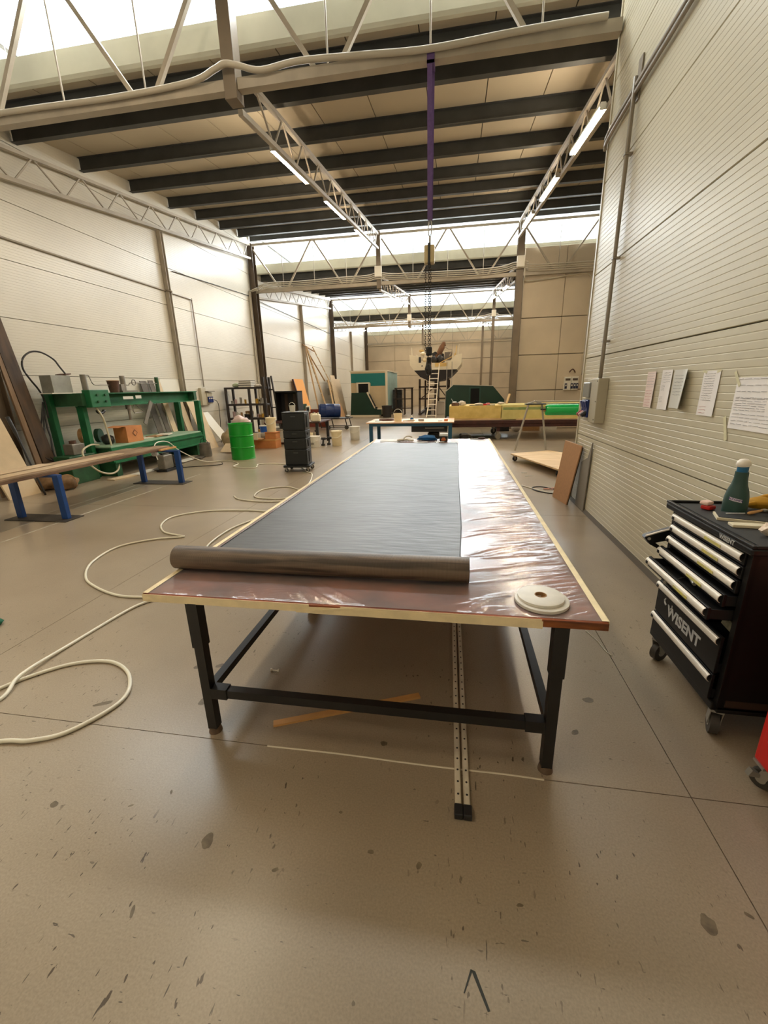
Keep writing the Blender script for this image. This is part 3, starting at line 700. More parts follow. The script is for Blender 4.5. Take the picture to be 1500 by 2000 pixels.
# things at the far end of the work table
FZ = TZ+0.006
m_paper = mat('paper', (232, 232, 230), 0.8)
m_bluecl = mat('blue_cloth', (24, 92, 150), 0.85, var=0.2, scale=25)
m_glovew = mat('white_cotton', (214, 204, 190), 0.9, var=0.12, scale=30)
m_orange = mat('orange_label', (206, 116, 66), 0.6)
m_dark = mat('dark_plastic', (34, 33, 34), 0.45)
m_brown = mat('brown_leather', (88, 60, 46), 0.7, var=0.2, scale=25)
bm = B(); rbx(bm, (-1.10, 7.20, FZ+0.002), (0.34, 0.30, 0.003), 0.08); tag(obj('paper_sheet', bm, m_paper), 'white paper sheet at the end of the dark fabric', 'paper')
gl = thing('cotton_glove', 'pale cotton work gloves dropped beside the blue cloth', 'glove', (-0.80, 7.15, FZ))
for k, (dx, dy, s) in enumerate(((-.10, -.02, 1), (-.02, .03, .9), (.07, -.03, .8))):
    bm = B(); lump(bm, (-0.80+dx, 7.13+dy, FZ+.022*s), (.075*s, .055*s, .024*s), 2, .35, k+3); obj('glove_palm', bm, m_glovew, gl, smooth='all')
bm = B(); tube(bm, smoothpath([(-.86, 7.18, FZ+.04), (-.82, 7.20, FZ+.07), (-.76, 7.19, FZ+.075), (-.72, 7.2, FZ+.05)]), .012, 8); obj('cuff', bm, m_glovew, gl, smooth='all')
bm = B(); lump(bm, (-0.46, 7.25, FZ+.034), (.16, .085, .045), 3, .45, 9, 1.8); tag(obj('blue_cloth', bm, m_bluecl, None, smooth='all'), 'crumpled blue cloth at the far end of the work table', 'cloth')
tn = thing('tin_box', 'small tin with white lid and orange label beside the blue cloth', 'tin', (-0.18, 7.12, FZ))
obj('body', bx(B(), -.245, -.115, 7.06, 7.18, FZ, FZ+.085, .006), m_dark, tn)
obj('lid', bx(B(), -.25, -.11, 7.055, 7.185, FZ+.085, FZ+.125, .006), m_paper, tn)
bm = B(); prism(bm, [(-.225, FZ+.02), (-.18, FZ+.01), (-.135, FZ+.02), (-.16, FZ+.065), (-.20, FZ+.065)], 'y', 7.057, 7.0595); obj('label_print', bm, m_orange, tn)
for k, (x, y, a, s) in enumerate(((-0.52, 6.91, .05, .17), (-0.24, 6.93, -.04, .16), (0.0, 6.90, .03, .15))):
    bm = B(); rbx(bm, (x, y, FZ+.009), (s, .07, .003), a); tag(obj('tape_patch', bm, m_paper), 'white tape patch holding the end of the dark fabric down', 'tape', 'tape patches along the fabric end')
bm = B(); rbx(bm, (0.34, 7.36, FZ+.004), (.14, .06, .006), -.1); tag(obj('scraper', bm, mat('olive_card', (120, 112, 92), .7)), 'flat grey scraper at the far corner of the work table', 'scraper')
bm = B(); lump(bm, (0.46, 7.33, FZ+.018), (.06, .045, .02), 2, .3, 4); tag(obj('leather_glove', bm, m_brown, None, smooth='all'), 'small brown leather scrap at the far table corner', 'leather')

# under and in front of the table
m_strip = mat('pine_strip', (206, 154, 92), 0.6, var=0.15, scale=6, stretch=(1, 1, 1))
bm = B(); bar(bm, (-0.885, 1.618, 0.006), (-0.158, 1.925, 0.006), 0.035, 0.012); tag(obj('timber_strip', bm, m_strip), 'thin pine strip lying on the floor beneath the work table', 'timber strip')
m_alu = mat('dull_aluminium', (218, 208, 188), 0.4, metal=0.0, var=0.15, scale=12)
for k, (x0, x1) in enumerate(((0.052, 0.0), (0.088, 0.036))):
    r_ = thing('linear_rail', ['perforated steel rail on the floor, nearer the pine strip', 'perforated steel rail on the floor, nearer the black trolley'][k], 'rail', ((x0+x1)/2, 2.8, 0), 'pair of perforated rails under the table')
    ya, yb = 1.262, 4.4
    P0, P1 = Vector((x0, ya, 0)), Vector((x1, yb, 0)); d = (P1-P0).normalized(); L = (P1-P0).length
    bm = B(); bar(bm, P0+Vector((0, 0, .006)), P1+Vector((0, 0, .006)), .026, .012); bar(bm, P0+Vector((0, 0, .017)), P1+Vector((0, 0, .017)), .018, .010); obj('rail_body', bm, m_alu, r_)
    bm = B(); q = 0.09
    while q < L-0.05:
        c = P0+d*q; cyl(bm, (c.x, c.y, .0215), (c.x, c.y, .0226), .0048, n=8); q += 0.058
    o = obj('hole_row', bm, m_dark, r_); o['kind'] = 'stuff'
    bm = B(); c = P0+d*0.02; rbx(bm, (c.x, c.y, .014), (.034, .05, .028), 0, bev=.004); obj('end_block', bm, m_dark, r_)
bt = thing('loose_bolt', 'small steel bolt lying on the floor under the table', 'bolt', (-1.05, 2.02, 0))
bm = B(); cyl(bm, (-1.075, 2.02, .008), (-1.025, 2.022, .008), .004, n=8); obj('shank', bm, m_alu, bt)
for x in (-1.075, -1.028):
    bm = B(); cyl(bm, (x-.005, 2.02, .010), (x+.005, 2.02, .010), .010, n=6); obj('nut', bm, m_alu, bt)
bm = B(); cyl(bm, (-1.06, 2.72, .036), (-0.98, 4.1, .036), .036, n=20); tag(obj('cardboard_tube', bm, m_card, None, smooth=True), 'brown cardboard tube lying under the long work table', 'tube')

# ------------------------------------------------------------------ white hose on the floor
m_hose = mat('white_hose', (226, 220, 200), 0.35)
hp = [(-2.75, 0.9), (-2.45, 1.18), (-2.198, 1.314), (-2.048, 1.342), (-1.899, 1.428), (-1.802, 1.661), (-1.931, 1.862), (-2.149, 1.958), (-2.378, 1.902), (-2.541, 1.75), (-2.64, 1.60), (-2.82, 1.45)]
pipe('white_hose', 'white hose loop on the floor, off the near table corner', 'hose', [(x, y, .011) for x, y in hp], .011, m_hose, k=8)
hp = [(-2.60, 1.30), (-2.508, 1.564), (-2.573, 1.75), (-2.577, 2.098), (-2.517, 2.60), (-2.40, 2.80), (-2.56, 2.775), (-2.80, 2.775), (-3.106, 2.883), (-3.392, 3.059), (-3.641, 3.392), (-3.711, 3.815), (-3.469, 4.087), (-3.164, 4.205), (-3.30, 4.26), (-3.531, 4.353), (-3.769, 4.635), (-3.827, 4.97), (-3.531, 5.244), (-3.1, 5.332), (-2.659, 5.317), (-2.2, 5.15), (-1.9, 4.6), (-2.1, 3.9)]
pipe('white_hose', 'long white hose snaking over the floor beside the work table', 'hose', [(x, y, .011 if i != 2 else .03) for i, (x, y) in enumerate(hp)], .011, m_hose, k=8)
hp = [(-2.60, 3.75), (-2.711, 4.029), (-2.735, 4.526), (-2.603, 4.96), (-2.3, 5.6), (-2.2, 6.2), (-2.536, 6.548), (-2.925, 6.828), (-3.262, 6.613), (-3.209, 6.153), (-2.938, 6.009), (-2.62, 6.06), (-2.58, 6.5), (-2.58, 6.929), (-2.70, 7.5), (-2.86, 8.0), (-3.038, 8.229), (-3.4, 8.75), (-4.04, 9.111), (-4.51, 9.05), (-4.40, 8.65), (-4.70, 8.58), (-5.0, 8.751), (-5.065, 9.1), (-5.3, 9.35), (-5.665, 9.55)]
zz = [.011]*len(hp)
hp3 = [(x, y, z) for (x, y), z in zip(hp, zz)]+[(-6.0, 9.2, .05), (-6.25, 8.75, .35), (-6.30, 8.4, .62), (-6.2, 7.9, .66), (-5.95, 7.5, .55), (-5.8, 7.35, .40)]
pipe('white_hose', 'white hose looping from the dark cabinet tower to the vacuum pump', 'hose', hp3, .011, m_hose, k=8)
pipe('white_hose', 'short white hose tail on the floor next to the table middle', 'hose', [(-3.55, 6.12, .011), (-3.35, 5.93, .011), (-2.95, 5.83, .011), (-2.55, 5.87, .011), (-2.2, 5.9, .011)], .011, m_hose, k=8)
# ------------------------------------------------------------------ black tool trolley by the cream wall
m_tb = mat('black_lacquer', (20, 19, 19), 0.4, spec=0.4)
m_tbin = mat('drawer_inside', (22, 20, 20), 0.6)
m_grip = mat('aluminium_grip', (224, 216, 204), 0.34, metal=0.15, rgb2=(234, 224, 208), scale=8)
m_yel = mat('yellow_label', (206, 190, 92), 0.6, rgb2=(184, 176, 120), scale=40)
m_mat = mat('rubber_mat', (44, 44, 44), 0.6, var=0.2, scale=40)
m_logo = mat('grey_print', (176, 174, 170), 0.5)
m_whl = mat('caster_rubber', (62, 57, 50), 0.6, var=0.2, scale=20)
m_zinc = mat('zinc', (172, 168, 158), 0.35, metal=0.7)
FX, Y0, Y1, XB = 1.235, 1.83, 2.50, 1.69
tr = thing('tool_trolley', 'black tool trolley with silver drawer grips standing by the cream wall', 'tool trolley', (1.46, 2.16, 0))
bm = B()
bx(bm, FX+.01, XB, Y0, Y0+.025, .17, .955); bx(bm, FX+.01, XB, Y1-.025, Y1, .17, .955); bx(bm, XB-.02, XB, Y0, Y1, .17, .955); bx(bm, FX+.01, XB, Y0, Y1, .15, .18)
bx(bm, FX+.004, FX+.03, Y0, Y0+.03, .17, .955); bx(bm, FX+.004, FX+.03, Y1-.03, Y1, .17, .955)
body = obj('body', bm, m_tb, tr)
bm = B(); bx(bm, FX-.025, XB+.015, Y0-.03, Y1+.035, .952, .985, .008); tp_ = obj('top_tray', bm, m_tb, tr)
for a in ((FX-.025, FX-.008, Y0-.03, Y1+.035), (XB, XB+.015, Y0-.03, Y1+.035), (FX-.008, XB, Y0-.03, Y0-.015), (FX-.008, XB, Y1+.02, Y1+.035)):
    obj('rim', bx(B(), *a, .984, .998, .003), m_tb, tp_)
obj('rubber_mat', bx(B(), FX+.02, XB-.015, Y0+.01, Y1-.0, .985, .988), m_mat, tp_)
drw = [(.915, .062, .004), (.85, .062, .004), (.78, .066, .012), (.71, .066, .050), (.643, .066, .100), (.507, .175, .020), (.315, .19, .022)]
zt = .948
edges = [(.883, .948), (.817, .883), (.748, .817), (.680, .748), (.612, .680), (.336, .534), (.195, .336)]
obj('inner_rail', bx(B(), FX+.03, FX+.06, Y0+.03, Y1-.03, .60, .612), m_tb, body)
for k, (hz, hh, off) in enumerate(drw):
    z1, z0 = edges[k][1]-.004, edges[k][0]+.004
    xf_ = FX-off
    d_ = obj('drawer', bx(B(), xf_, xf_+.014, Y0+.034, Y1-.034, z0, z1, .002), m_tb, tr)
    bm = B(); hside = min(.05, z1-z0-.01)
    bx(bm, xf_+.012, XB-.05, Y0+.04, Y0+.044, z0, z0+hside); bx(bm, xf_+.012, XB-.05, Y1-.044, Y1-.04, z0, z0+hside); bx(bm, xf_+.012, XB-.05, Y0+.04, Y1-.04, z0, z0+.003)
    obj('drawer_box', bm, m_tbin, d_)
    # curved grip strip along the front
    zc_ = z1-.024
    gh = .040; pr = []
    for q in range(9):
        a = math.radians(-75+150*q/8); pr.append((xf_-.003-.016*math.cos(a), zc_+gh*.5*math.sin(a)))
    pr2 = [(u+.003, v) for u, v in pr[::-1]]
    bm = B(); poly = pr+pr2
    A = [bm.verts.new((u, Y0+.040, v)) for u, v in poly]; D = [bm.verts.new((u, Y1-.040, v)) for u, v in poly]
    bm.faces.new(A); bm.faces.new(D)
    for q in range(len(poly)): bm.faces.new((A[q], D[q], D[(q+1) % len(poly)], A[(q+1) % len(poly)]))
    g_ = obj('grip', bm, m_grip, d_, smooth=True)
    bm = B(); rbx(bm, (xf_-.0205, Y1-.062, zc_-.001), (.004, .018, .016)); o = obj('end_badge', bm, m_dark, d_)
    if k < 5:
        bm = B(); rbx(bm, (xf_-.0200, Y0+.235+.012*noise.noise(Vector((k, 1, 1))), zc_-.002), (.002, .13, .014)); obj('label_strip', bm, m_yel, d_)
def put_text(body_, size, c, mtl, par, name, off=0.0, sh=0.0, sx=1.0, sy=1.0, rot=None):
    me = text_mesh(body_, size, .0006, off, sh)
    R_ = rot or (Matrix.Rotation(math.radians(-90), 4, 'Z') @ Matrix.Rotation(math.radians(90), 4, 'X'))
    me.transform(Matrix.Translation(c) @ R_ @ Matrix.Diagonal((sx, sy, 1, 1)))
    return obj(name, me, mtl, par)
# lettering on the deep drawer and on the top edge; reads from far (left) to near (right)
dl = [c for c in tr.children if c.name.startswith('drawer')]
put_text('WISENT', .088, (FX-.0205, 2.165, .405), m_logo, dl[-2], 'logo_lettering', .0032, 0, 1.02, .95)
bm = B(); tube(bm, smoothpath([(FX-.0205, 2.350, .426), (FX-.0205, 2.366, .436), (FX-.0205, 2.371, .450), (FX-.0205, 2.362, .460)], 4), [.006]*5+[.005]*4+[.004]*4, 6); obj('logo_horn', bm, m_logo, dl[-2])
bm = B(); tube(bm, smoothpath([(FX-.0205, 2.298, .428), (FX-.0205, 2.288, .440), (FX-.0205, 2.290, .454)], 4), [.005]*4+[.003]*5, 6); obj('logo_horn', bm, m_logo, dl[-2])
put_text('WISENT', .030, (FX-.0262, 1.965, .966), m_logo, tp_, 'badge_lettering', .0008)
def caster(x, y, r, wd, rz, par, plate=True, m_w=None, zt=.17):
    bm = B(); d = Vector((math.cos(rz), math.sin(rz), 0)); sd = Vector((-d.y, d.x, 0))
    c = Vector((x, y, r)); k_ = obj('caster', bx(B(), x-.03, x+.03, y-.03, y+.03, zt-.012, zt), m_zinc, par)
    cyl(bm, c-sd*wd/2, c+sd*wd/2, r, n=24); obj('wheel', bm, m_w or m_whl, k_, smooth=True)
    bm = B(); cyl(bm, c-sd*(wd/2+.002), c+sd*(wd/2+.002), r*.45, n=16); obj('hub', bm, m_zinc, k_, smooth=True)
    bm = B(); t_ = c-d*.02+Vector((0, 0, zt-.012-r))
    for s in (-1, 1): bar(bm, c+sd*s*(wd/2+.006), t_+sd*s*(wd/2+.006), .004, r*.8, up=d)
    bar(bm, t_-sd*(wd/2+.008), t_+sd*(wd/2+.008), .012, r*.9, up=d); obj('fork', bm, m_zinc, k_)
    return k_
for x in (1.275, 1.63):
    for y in (1.885, 2.45): caster(x, y, .058, .036, 1.2 if y < 2 else .5, tr, zt=.155)
bm = B(); rbx(bm, (1.45, Y0-.0, .205), (.36, .006, .035)); obj('lower_rail', bm, mat('side_rail_brown', (60, 46, 36), .5), body)
obj('bumper', bx(B(), FX-.012, FX+.01, Y0+.01, Y1-.01, .155, .195, .004), m_tb, body)
# bracket with tools on the far side
br = thing('tool_bracket', 'folded black bracket hooked on the far side of the tool trolley', 'bracket', (1.19, 2.52, .72))
bm = B(); prism(bm, [(1.112, .775), (1.125, .79), (1.25, .835), (1.25, .765), (1.175, .745), (1.235, .70), (1.225, .69), (1.145, .735)], 'y', 2.505, 2.545); obj('plate', bm, m_tb, br)
bm = B(); tube(bm, [(1.117, 2.503, .787), (1.18, 2.503, .812), (1.25, 2.503, .834)], .005, 6); obj('bright_edge', bm, m_grip, br)
bm = B(); cyl(bm, (1.137, 2.50, .770), (1.137, 2.55, .770), .009, n=12); obj('bolt_head', bm, m_zinc, br)
# things in the open drawers
m_red = mat('red_plastic', (190, 34, 26), .4)
for k, (x, y, z, l, a, m_, lb) in enumerate(((1.175, 2.00, .626, .10, .3, m_red, 'red screwdriver handle in the open drawer of the tool trolley'), (1.17, 2.25, .626, .12, -.4, m_zinc, 'grey steel tool in the open drawer of the tool trolley'), (1.19, 2.12, .695, .11, .6, m_zinc, 'steel spanner in the slightly open trolley drawer'))):
    o_ = thing('hand_tool', lb, 'tool', (x, y, z-.012)); d = Vector((math.cos(a)*.4, math.sin(a)+.6, 0)).normalized()*l/2
    bm = B(); cyl(bm, Vector((x, y, z))-d, Vector((x, y, z))+d*.2, .009, .011, 10); obj('handle', bm, m_, o_, smooth=True)
    bm = B(); cyl(bm, Vector((x, y, z))+d*.2, Vector((x, y, z))+d*1.5, .003, n=8); obj('shaft', bm, m_zinc, o_)
bm = B(); rbx(bm, (1.30, Y0+.012, .0), (.0, .0, .0)); bm.free()
bm = B(); rbx(bm, (1.262, 1.905, .575), (.012, .07, .045), .2, .3); tag(obj('paper_pack', bm, mat('crumpled_pack', (150, 146, 124), .7, rgb2=(90, 88, 74), scale=30)), 'crumpled paper pack stuck in the trolley drawer gap', 'paper')

# things on the trolley top
ZT = .9885
m_bgreen = mat('green_bottle', (40, 70, 62), .45, var=.1, scale=10)
bo = thing('spray_bottle', 'dark green squeeze bottle with white cap on the tool trolley', 'bottle', (1.435, 2.33, ZT))
bm = B()
prof = [(0, 0), (.048, 0), (.052, .004), (.053, .05), (.051, .085), (.044, .12), (.034, .15), (.029, .18), (.028, .215), (.0, .215)]
lathe(bm, prof, (1.435, 2.33, ZT), 28); obj('body', bm, m_bgreen, bo, smooth=True)
bm = B(); lathe(bm, [(0, .215), (.024, .215), (.0235, .243), (0, .243)], (1.435, 2.33, ZT), 24); obj('collar', bm, mat('blue_collar', (18, 96, 136), .4), bo, smooth=True)
bm = B(); lathe(bm, [(0, .243), (.027, .243), (.031, .252), (.028, .266), (.018, .277), (0, .281)], (1.435, 2.33, ZT), 24); xf(bm, Matrix.Translation((1.435, 2.33, ZT+.243)) @ Matrix.Rotation(-.10, 4, 'Y') @ Matrix.Translation((-1.435, -2.33, -ZT-.243))); obj('cap', bm, mat('cap_white', (232, 222, 206), .4), bo, smooth=True)
# curved paper label facing the room
def curved_label(c, r, a0, a1, z0, z1, tilt, n=10):
    bm = B(); A = []; D = []
    for k in range(n+1):
        a = a0+(a1-a0)*k/n; t = tilt*(k/n-.5)
        A.append(bm.verts.new((c[0]+r*math.cos(a), c[1]+r*math.sin(a), z0+t))); D.append(bm.verts.new((c[0]+r*math.cos(a), c[1]+r*math.sin(a), z1+t)))
    for k in range(n): bm.faces.new((A[k], A[k+1], D[k+1], D[k]))
    return bm
va = math.atan2(0-2.33, 0-1.435)
bl = obj('label', curved_label((1.435, 2.33), .0522, va-.55, va+.50, ZT+.070, ZT+.086, -.010), mat('label_white', (222, 212, 222), .6), bo)
me = text_mesh('ALCOHOL', .0135, .0003, .0004)
for v in me.vertices:                                   # bend the lettering round the bottle
    u, w_, d_ = v.co.x, v.co.y, v.co.z
    a = va-.02+u/.0535*1.0
    v.co = (1.435+(.0528+d_)*math.cos(a), 2.33+(.0528+d_)*math.sin(a), ZT+.0785+w_-.010*(u/.055))
obj('lettering', me, mat('purple_ink', (70, 36, 110), .6), bl)
m_ylw = mat('ochre_leather', (196, 142, 22), .7, var=.2, scale=14)
gv = thing('work_glove', 'ochre yellow work glove lying at the back of the tool trolley', 'glove', (1.60, 2.40, ZT))
bm = B(); lump(bm, (1.61, 2.40, ZT+.034), (.085, .05, .032), 3, .18, 2, 1.5); obj('palm', bm, m_ylw, gv, smooth='all')
for k in range(4):
    bm = B(); y = 2.375+.018*k
    tube(bm, smoothpath([(1.56, y, ZT+.04), (1.53, y-.002, ZT+.036), (1.505+.004*k, y-.004, ZT+.026)], 4), [.013, .013, .0125, .012, .0115, .011, .010, .009, .007], 8); obj('finger', bm, m_ylw, gv, smooth='all')
bm = B(); tube(bm, smoothpath([(1.60, 2.43, ZT+.05), (1.64, 2.425, ZT+.066), (1.68, 2.41, ZT+.068)], 4), .014, 8); obj('thumb', bm, m_ylw, gv, smooth='all')
rb = thing('red_tape_dispenser', 'small red and pink tape dispenser at the front of the trolley top', 'dispenser', (1.345, 2.385, ZT))
bm = B(); rbx(bm, (1.345, 2.385, ZT+.012), (.05, .05, .022), .5, bev=.006); obj('body', bm, m_red, rb)
bm = B(); rbx(bm, (1.338, 2.392, ZT+.034), (.052, .046, .022), .5, bev=.009); obj('roll', bm, mat('pink_foam', (232, 196, 180), .7), rb)
m_cream = mat('cream_card', (222, 210, 180), .7)
nb = thing('notebook', 'cream notebook with dark cover lying along the trolley edge', 'notebook', (1.40, 2.20, ZT))
bm = B(); rbx(bm, (1.40, 2.215, ZT+.006), (.20, .12, .012), -.35); obj('pages', bm, m_cream, nb)
bm = B(); rbx(bm, (1.405, 2.22, ZT+.0135), (.19, .115, .003), -.35); obj('cover', bm, m_mat, nb)
bm = B(); rbx(bm, (1.40, 2.085, ZT+.007), (.22, .05, .014), -.12, bev=.003); tag(obj('wooden_ruler_block', bm, m_cream), 'cream wooden block in front of the notebook', 'block')
bm = B(); rbx(bm, (1.40, 2.33-.075, ZT+.018), (.09, .004, .004), .1); tag(obj('white_stick', bm, m_paper), 'thin white stick lying by the green bottle', 'stick')
br_ = thing('paint_brush', 'small paint brush with wooden handle behind the notebook', 'brush', (1.50, 2.27, ZT))
bm = B(); tube(bm, smoothpath([(1.45, 2.245, ZT+.022), (1.49, 2.26, ZT+.026), (1.53, 2.28, ZT+.028)], 4), [.006, .008, .009, .009, .008, .007, .007, .006, .005], 8); obj('handle', bm, m_strip, br_, smooth='all')
bm = B(); rbx(bm, (1.548, 2.288, ZT+.028), (.03, .02, .008), .45); obj('ferrule', bm, m_zinc, br_)
bm = B(); lump(bm, (1.385, 1.965, ZT+.026), (.055, .035, .03), 2, .5, 11, 2.4); bm2 = bm
rbx(bm, (1.385, 1.975, ZT+.058), (.022, .018, .05), .2); tag(obj('crumpled_tissue', bm, mat('tissue', (232, 220, 200), .8, rgb2=(224, 190, 164), scale=18)), 'crumpled white tissue at the near corner of the trolley top', 'tissue')
cb = thing('clear_bottle', 'clear plastic bottle at the wall side of the trolley top', 'bottle', (1.545, 2.12, ZT))
m_clear = mat('clear_plastic', (220, 222, 224), .08, trans=.9, spec=.5)
bm = B(); lathe(bm, [(0, 0), (.03, 0), (.033, .01), (.031, .04), (.034, .07), (.03, .09), (.014, .115), (.013, .13), (0, .13)], (1.545, 2.12, ZT), 20); obj('body', bm, m_clear, cb, smooth=True)
bm = B(); lathe(bm, [(0, .13), (.016, .13), (.016, .146), (0, .146)], (1.545, 2.12, ZT), 16); obj('cap', bm, mat('pale_cap', (150, 165, 160), .5), cb, smooth=True)

# red cabinet corner at the picture's right
m_redcab = mat('red_lacquer', (206, 26, 16), .35)
rc = thing('red_tool_cabinet', 'red tool cabinet on swivel casters in front of the black trolley', 'tool cabinet', (1.55, 1.45, 0))
obj('body', bx(B(), 1.285, 1.68, 1.18, 1.625, .115, .80, .006), m_redcab, rc)
for k in range(4): 
    d_ = obj('drawer', bx(B(), 1.278, 1.286, 1.21, 1.595, .13+.165*k, .13+.165*k+.155, .002), m_redcab, rc)
    obj('grip', bx(B(), 1.262, 1.279, 1.25, 1.555, .255+.165*k, .270+.165*k, .003), m_zinc, d_)
for x in (1.31, 1.64):
    for y in (1.225, 1.590):
        k_ = caster(x, y, .042, .028, 2.2, rc, zt=.118)
        bm = B(); prism(bm, [(x-.062, .055), (x-.020, .052), (x-.020, .07), (x-.05, .085)], 'y', y-.012, y+.012); obj('brake_pedal', bm, m_zinc, k_)

# ------------------------------------------------------------------ on the cream wall
m_boxg = mat('grey_enclosure', (186, 178, 156), .5)
m_blue = mat('socket_blue', (18, 42, 110), .4)
sb = thing('socket_box', 'grey electrical box with blue sockets on the cream wall', 'socket box', (1.68, 5.7, 1.19))
obj('enclosure', bx(B(), 1.625, XR-.001, 5.36, 5.62, 1.19, 1.70, .008), m_boxg, sb)
cvr = obj('front_plate', bx(B(), 1.66, XR-.001, 5.60, 5.92, 1.19, 1.69, .006), m_boxg, sb)
obj('breaker_window', bx(B(), 1.61, 1.665, 5.64, 5.90, 1.48, 1.66, .01), mat('smoke_window', (150, 150, 146), .25), sb)
for k in range(3):
    y = 5.66+.085*k
    s_ = obj('socket', bx(B(), 1.605, 1.662, y-.036, y+.036, 1.24, 1.45, .006), m_blue, sb)
    bm = B(); rbx(bm, (1.597, y, 1.40), (.018, .062, .08), 0, 0, -.25, .004); obj('flap', bm, m_blue, s_)
    bm = B(); cyl(bm, (1.61, y, 1.30), (1.555, y, 1.262), .030, .026, 14); obj('plug', bm, [m_dark, mat('plug_pink', (206, 150, 140), .5), mat('plug_red', (150, 40, 36), .5)][k], s_, smooth=True)
for z in (1.23, 1.44, 1.67):
    bm = B(); cyl(bm, (1.622, 5.40, z), (1.626, 5.40, z), .008, n=10); obj('screw', bm, m_dark, sb)

m_pap = mat('wall_paper_sheet', (246, 240, 236), .75, var=.03, scale=12)
m_ppink = mat('pink_sheet', (248, 228, 220), .75)
m_ink = mat('ink', (130, 126, 134), .7); m_inkr = mat('red_ink', (190, 96, 100), .7); m_mtape = mat('pale_tape', (222, 214, 176), .6, var=.1, scale=20)
def wall_sheet(name, label, y0, y1, z0, z1, m_, strokes, curl=0.0, skew=0.0, tilt=.0, m_s=None, tape=()):
    P_ = thing(name, label, 'paper', (XR-.003, (y0+y1)/2, z0))
    bm = B(); nu, nv = 8, 10; G = []
    def pt(u, v):
        y = y1+(y0-y1)*u+skew*(1-v); z = z0+(z1-z0)*v+tilt*u
        off = .0022+curl*(max(0, u-.45)/.55)**2*(1-.4*v)+.004*(1-v)**2
        return Vector((XR-off, y-(curl*.6 if curl else 0)*(max(0, u-.45)/.55)**2*0, z))
    H_ = []
    for j in range(nv+1):
        G.append([bm.verts.new(pt(i/nu, j/nv)) for i in range(nu+1)]); H_.append([bm.verts.new(pt(i/nu, j/nv)+Vector((.0008, 0, 0))) for i in range(nu+1)])
    for j in range(nv):
        for i in range(nu):
            bm.faces.new((G[j][i], G[j][i+1], G[j+1][i+1], G[j+1][i])); bm.faces.new((H_[j][i], H_[j+1][i], H_[j+1][i+1], H_[j][i+1]))
    for i in range(nu):
        bm.faces.new((G[0][i], H_[0][i], H_[0][i+1], G[0][i+1])); bm.faces.new((G[nv][i], G[nv][i+1], H_[nv][i+1], H_[nv][i]))
    for j in range(nv):
        bm.faces.new((G[j][0], G[j+1][0], H_[j+1][0], H_[j][0])); bm.faces.new((G[j][nu], H_[j][nu], H_[j+1][nu], G[j+1][nu]))
    sh = obj('sheet', bm, m_, P_)
    rnd = random.Random(hash(label) % 1000 if False else len(label)*7+len(strokes))
    for grp_m, rows in strokes:
        bm = B()
        for (v, u0, u1) in rows:
            u = u0
            while u < u1:
                e = min(u1, u+rnd.uniform(.05, .16)); a = pt(u, v+rnd.uniform(-.006, .006)); b = pt(e, v+rnd.uniform(-.008, .008))
                a.x -= .0014; b.x -= .0014
                bar(bm, a, b, .0012, .0028, up=(1, 0, 0)); u = e+rnd.uniform(.02, .05)
        o = obj('writing', bm, grp_m, sh); o['kind'] = 'stuff'
    for (u, v, l, h, rot) in tape:
        p = pt(u, v); bm = B(); rbx(bm, (XR-.0045, p.y, p.z), (.0008, l, h), 0, rot); obj('tape', bm, m_mtape, P_)
    return P_
rows = lambda a, b, n, u0, u1: [(a+(b-a)*k/(n-1), u0, u1) for k in range(n)]
wall_sheet('note_sheet', 'narrow pinkish list sheet taped next to the socket box', 4.175, 4.36, 1.425, 1.735, m_ppink, [(m_ink, rows(.95, .58, 6, .1, .9)), (m_inkr, rows(.47, .06, 6, .1, .75))], .012)
wall_sheet('note_sheet', 'white list sheet between the pinkish sheet and the curled sheet', 3.885, 4.075, 1.42, 1.74, m_pap, [(m_ink, rows(.93, .7, 5, .2, .85)+rows(.62, .5, 4, .12, .4)+rows(.32, .2, 4, .12, .35))], .010)
wall_sheet('note_sheet', 'grey note sheet with its free side curled off the wall', 3.60, 3.87, 1.44, 1.735, mat('grey_sheet', (222, 220, 212), .75), [(m_ink, rows(.85, .35, 7, .1, .6))], .055)
wall_sheet('note_sheet', 'tall white sheet with red lines at its foot', 3.235, 3.44, 1.41, 1.71, m_pap, [(m_ink, rows(.94, .35, 12, .12, .7)), (m_inkr, rows(.2, .06, 3, .12, .5))], .004, tape=((.08, .99, .05, .016, .2), (.9, .99, .05, .014, -.2), (.9, .01, .05, .012, 0)))
wall_sheet('drawing_sheet', 'large white drawing sheet taped up above the tool trolley', 2.62, 3.05, 1.352, 1.66, m_pap, [(m_ink, rows(.97, .62, 4, .05, .95)+rows(.60, .38, 6, .05, .7)+rows(.3, .1, 4, .05, .95))], .003, tape=((.0, .98, .11, .022, .9), (-.05, -.02, .16, .03, 1.2), (.95, -.02, .08, .02, .6)))
# ------------------------------------------------------------------ right middle: board, dolly, stand, yellow blocks
m_chip = mat('brown_fibreboard', (190, 144, 102), .6, var=.06, scale=30)
m_bdark = mat('board_dark_edge', (44, 34, 26), .6)
lb = thing('leaning_board', 'narrow brown fibreboard leaning on the cream wall end', 'board', (1.58, 6.2, 0))
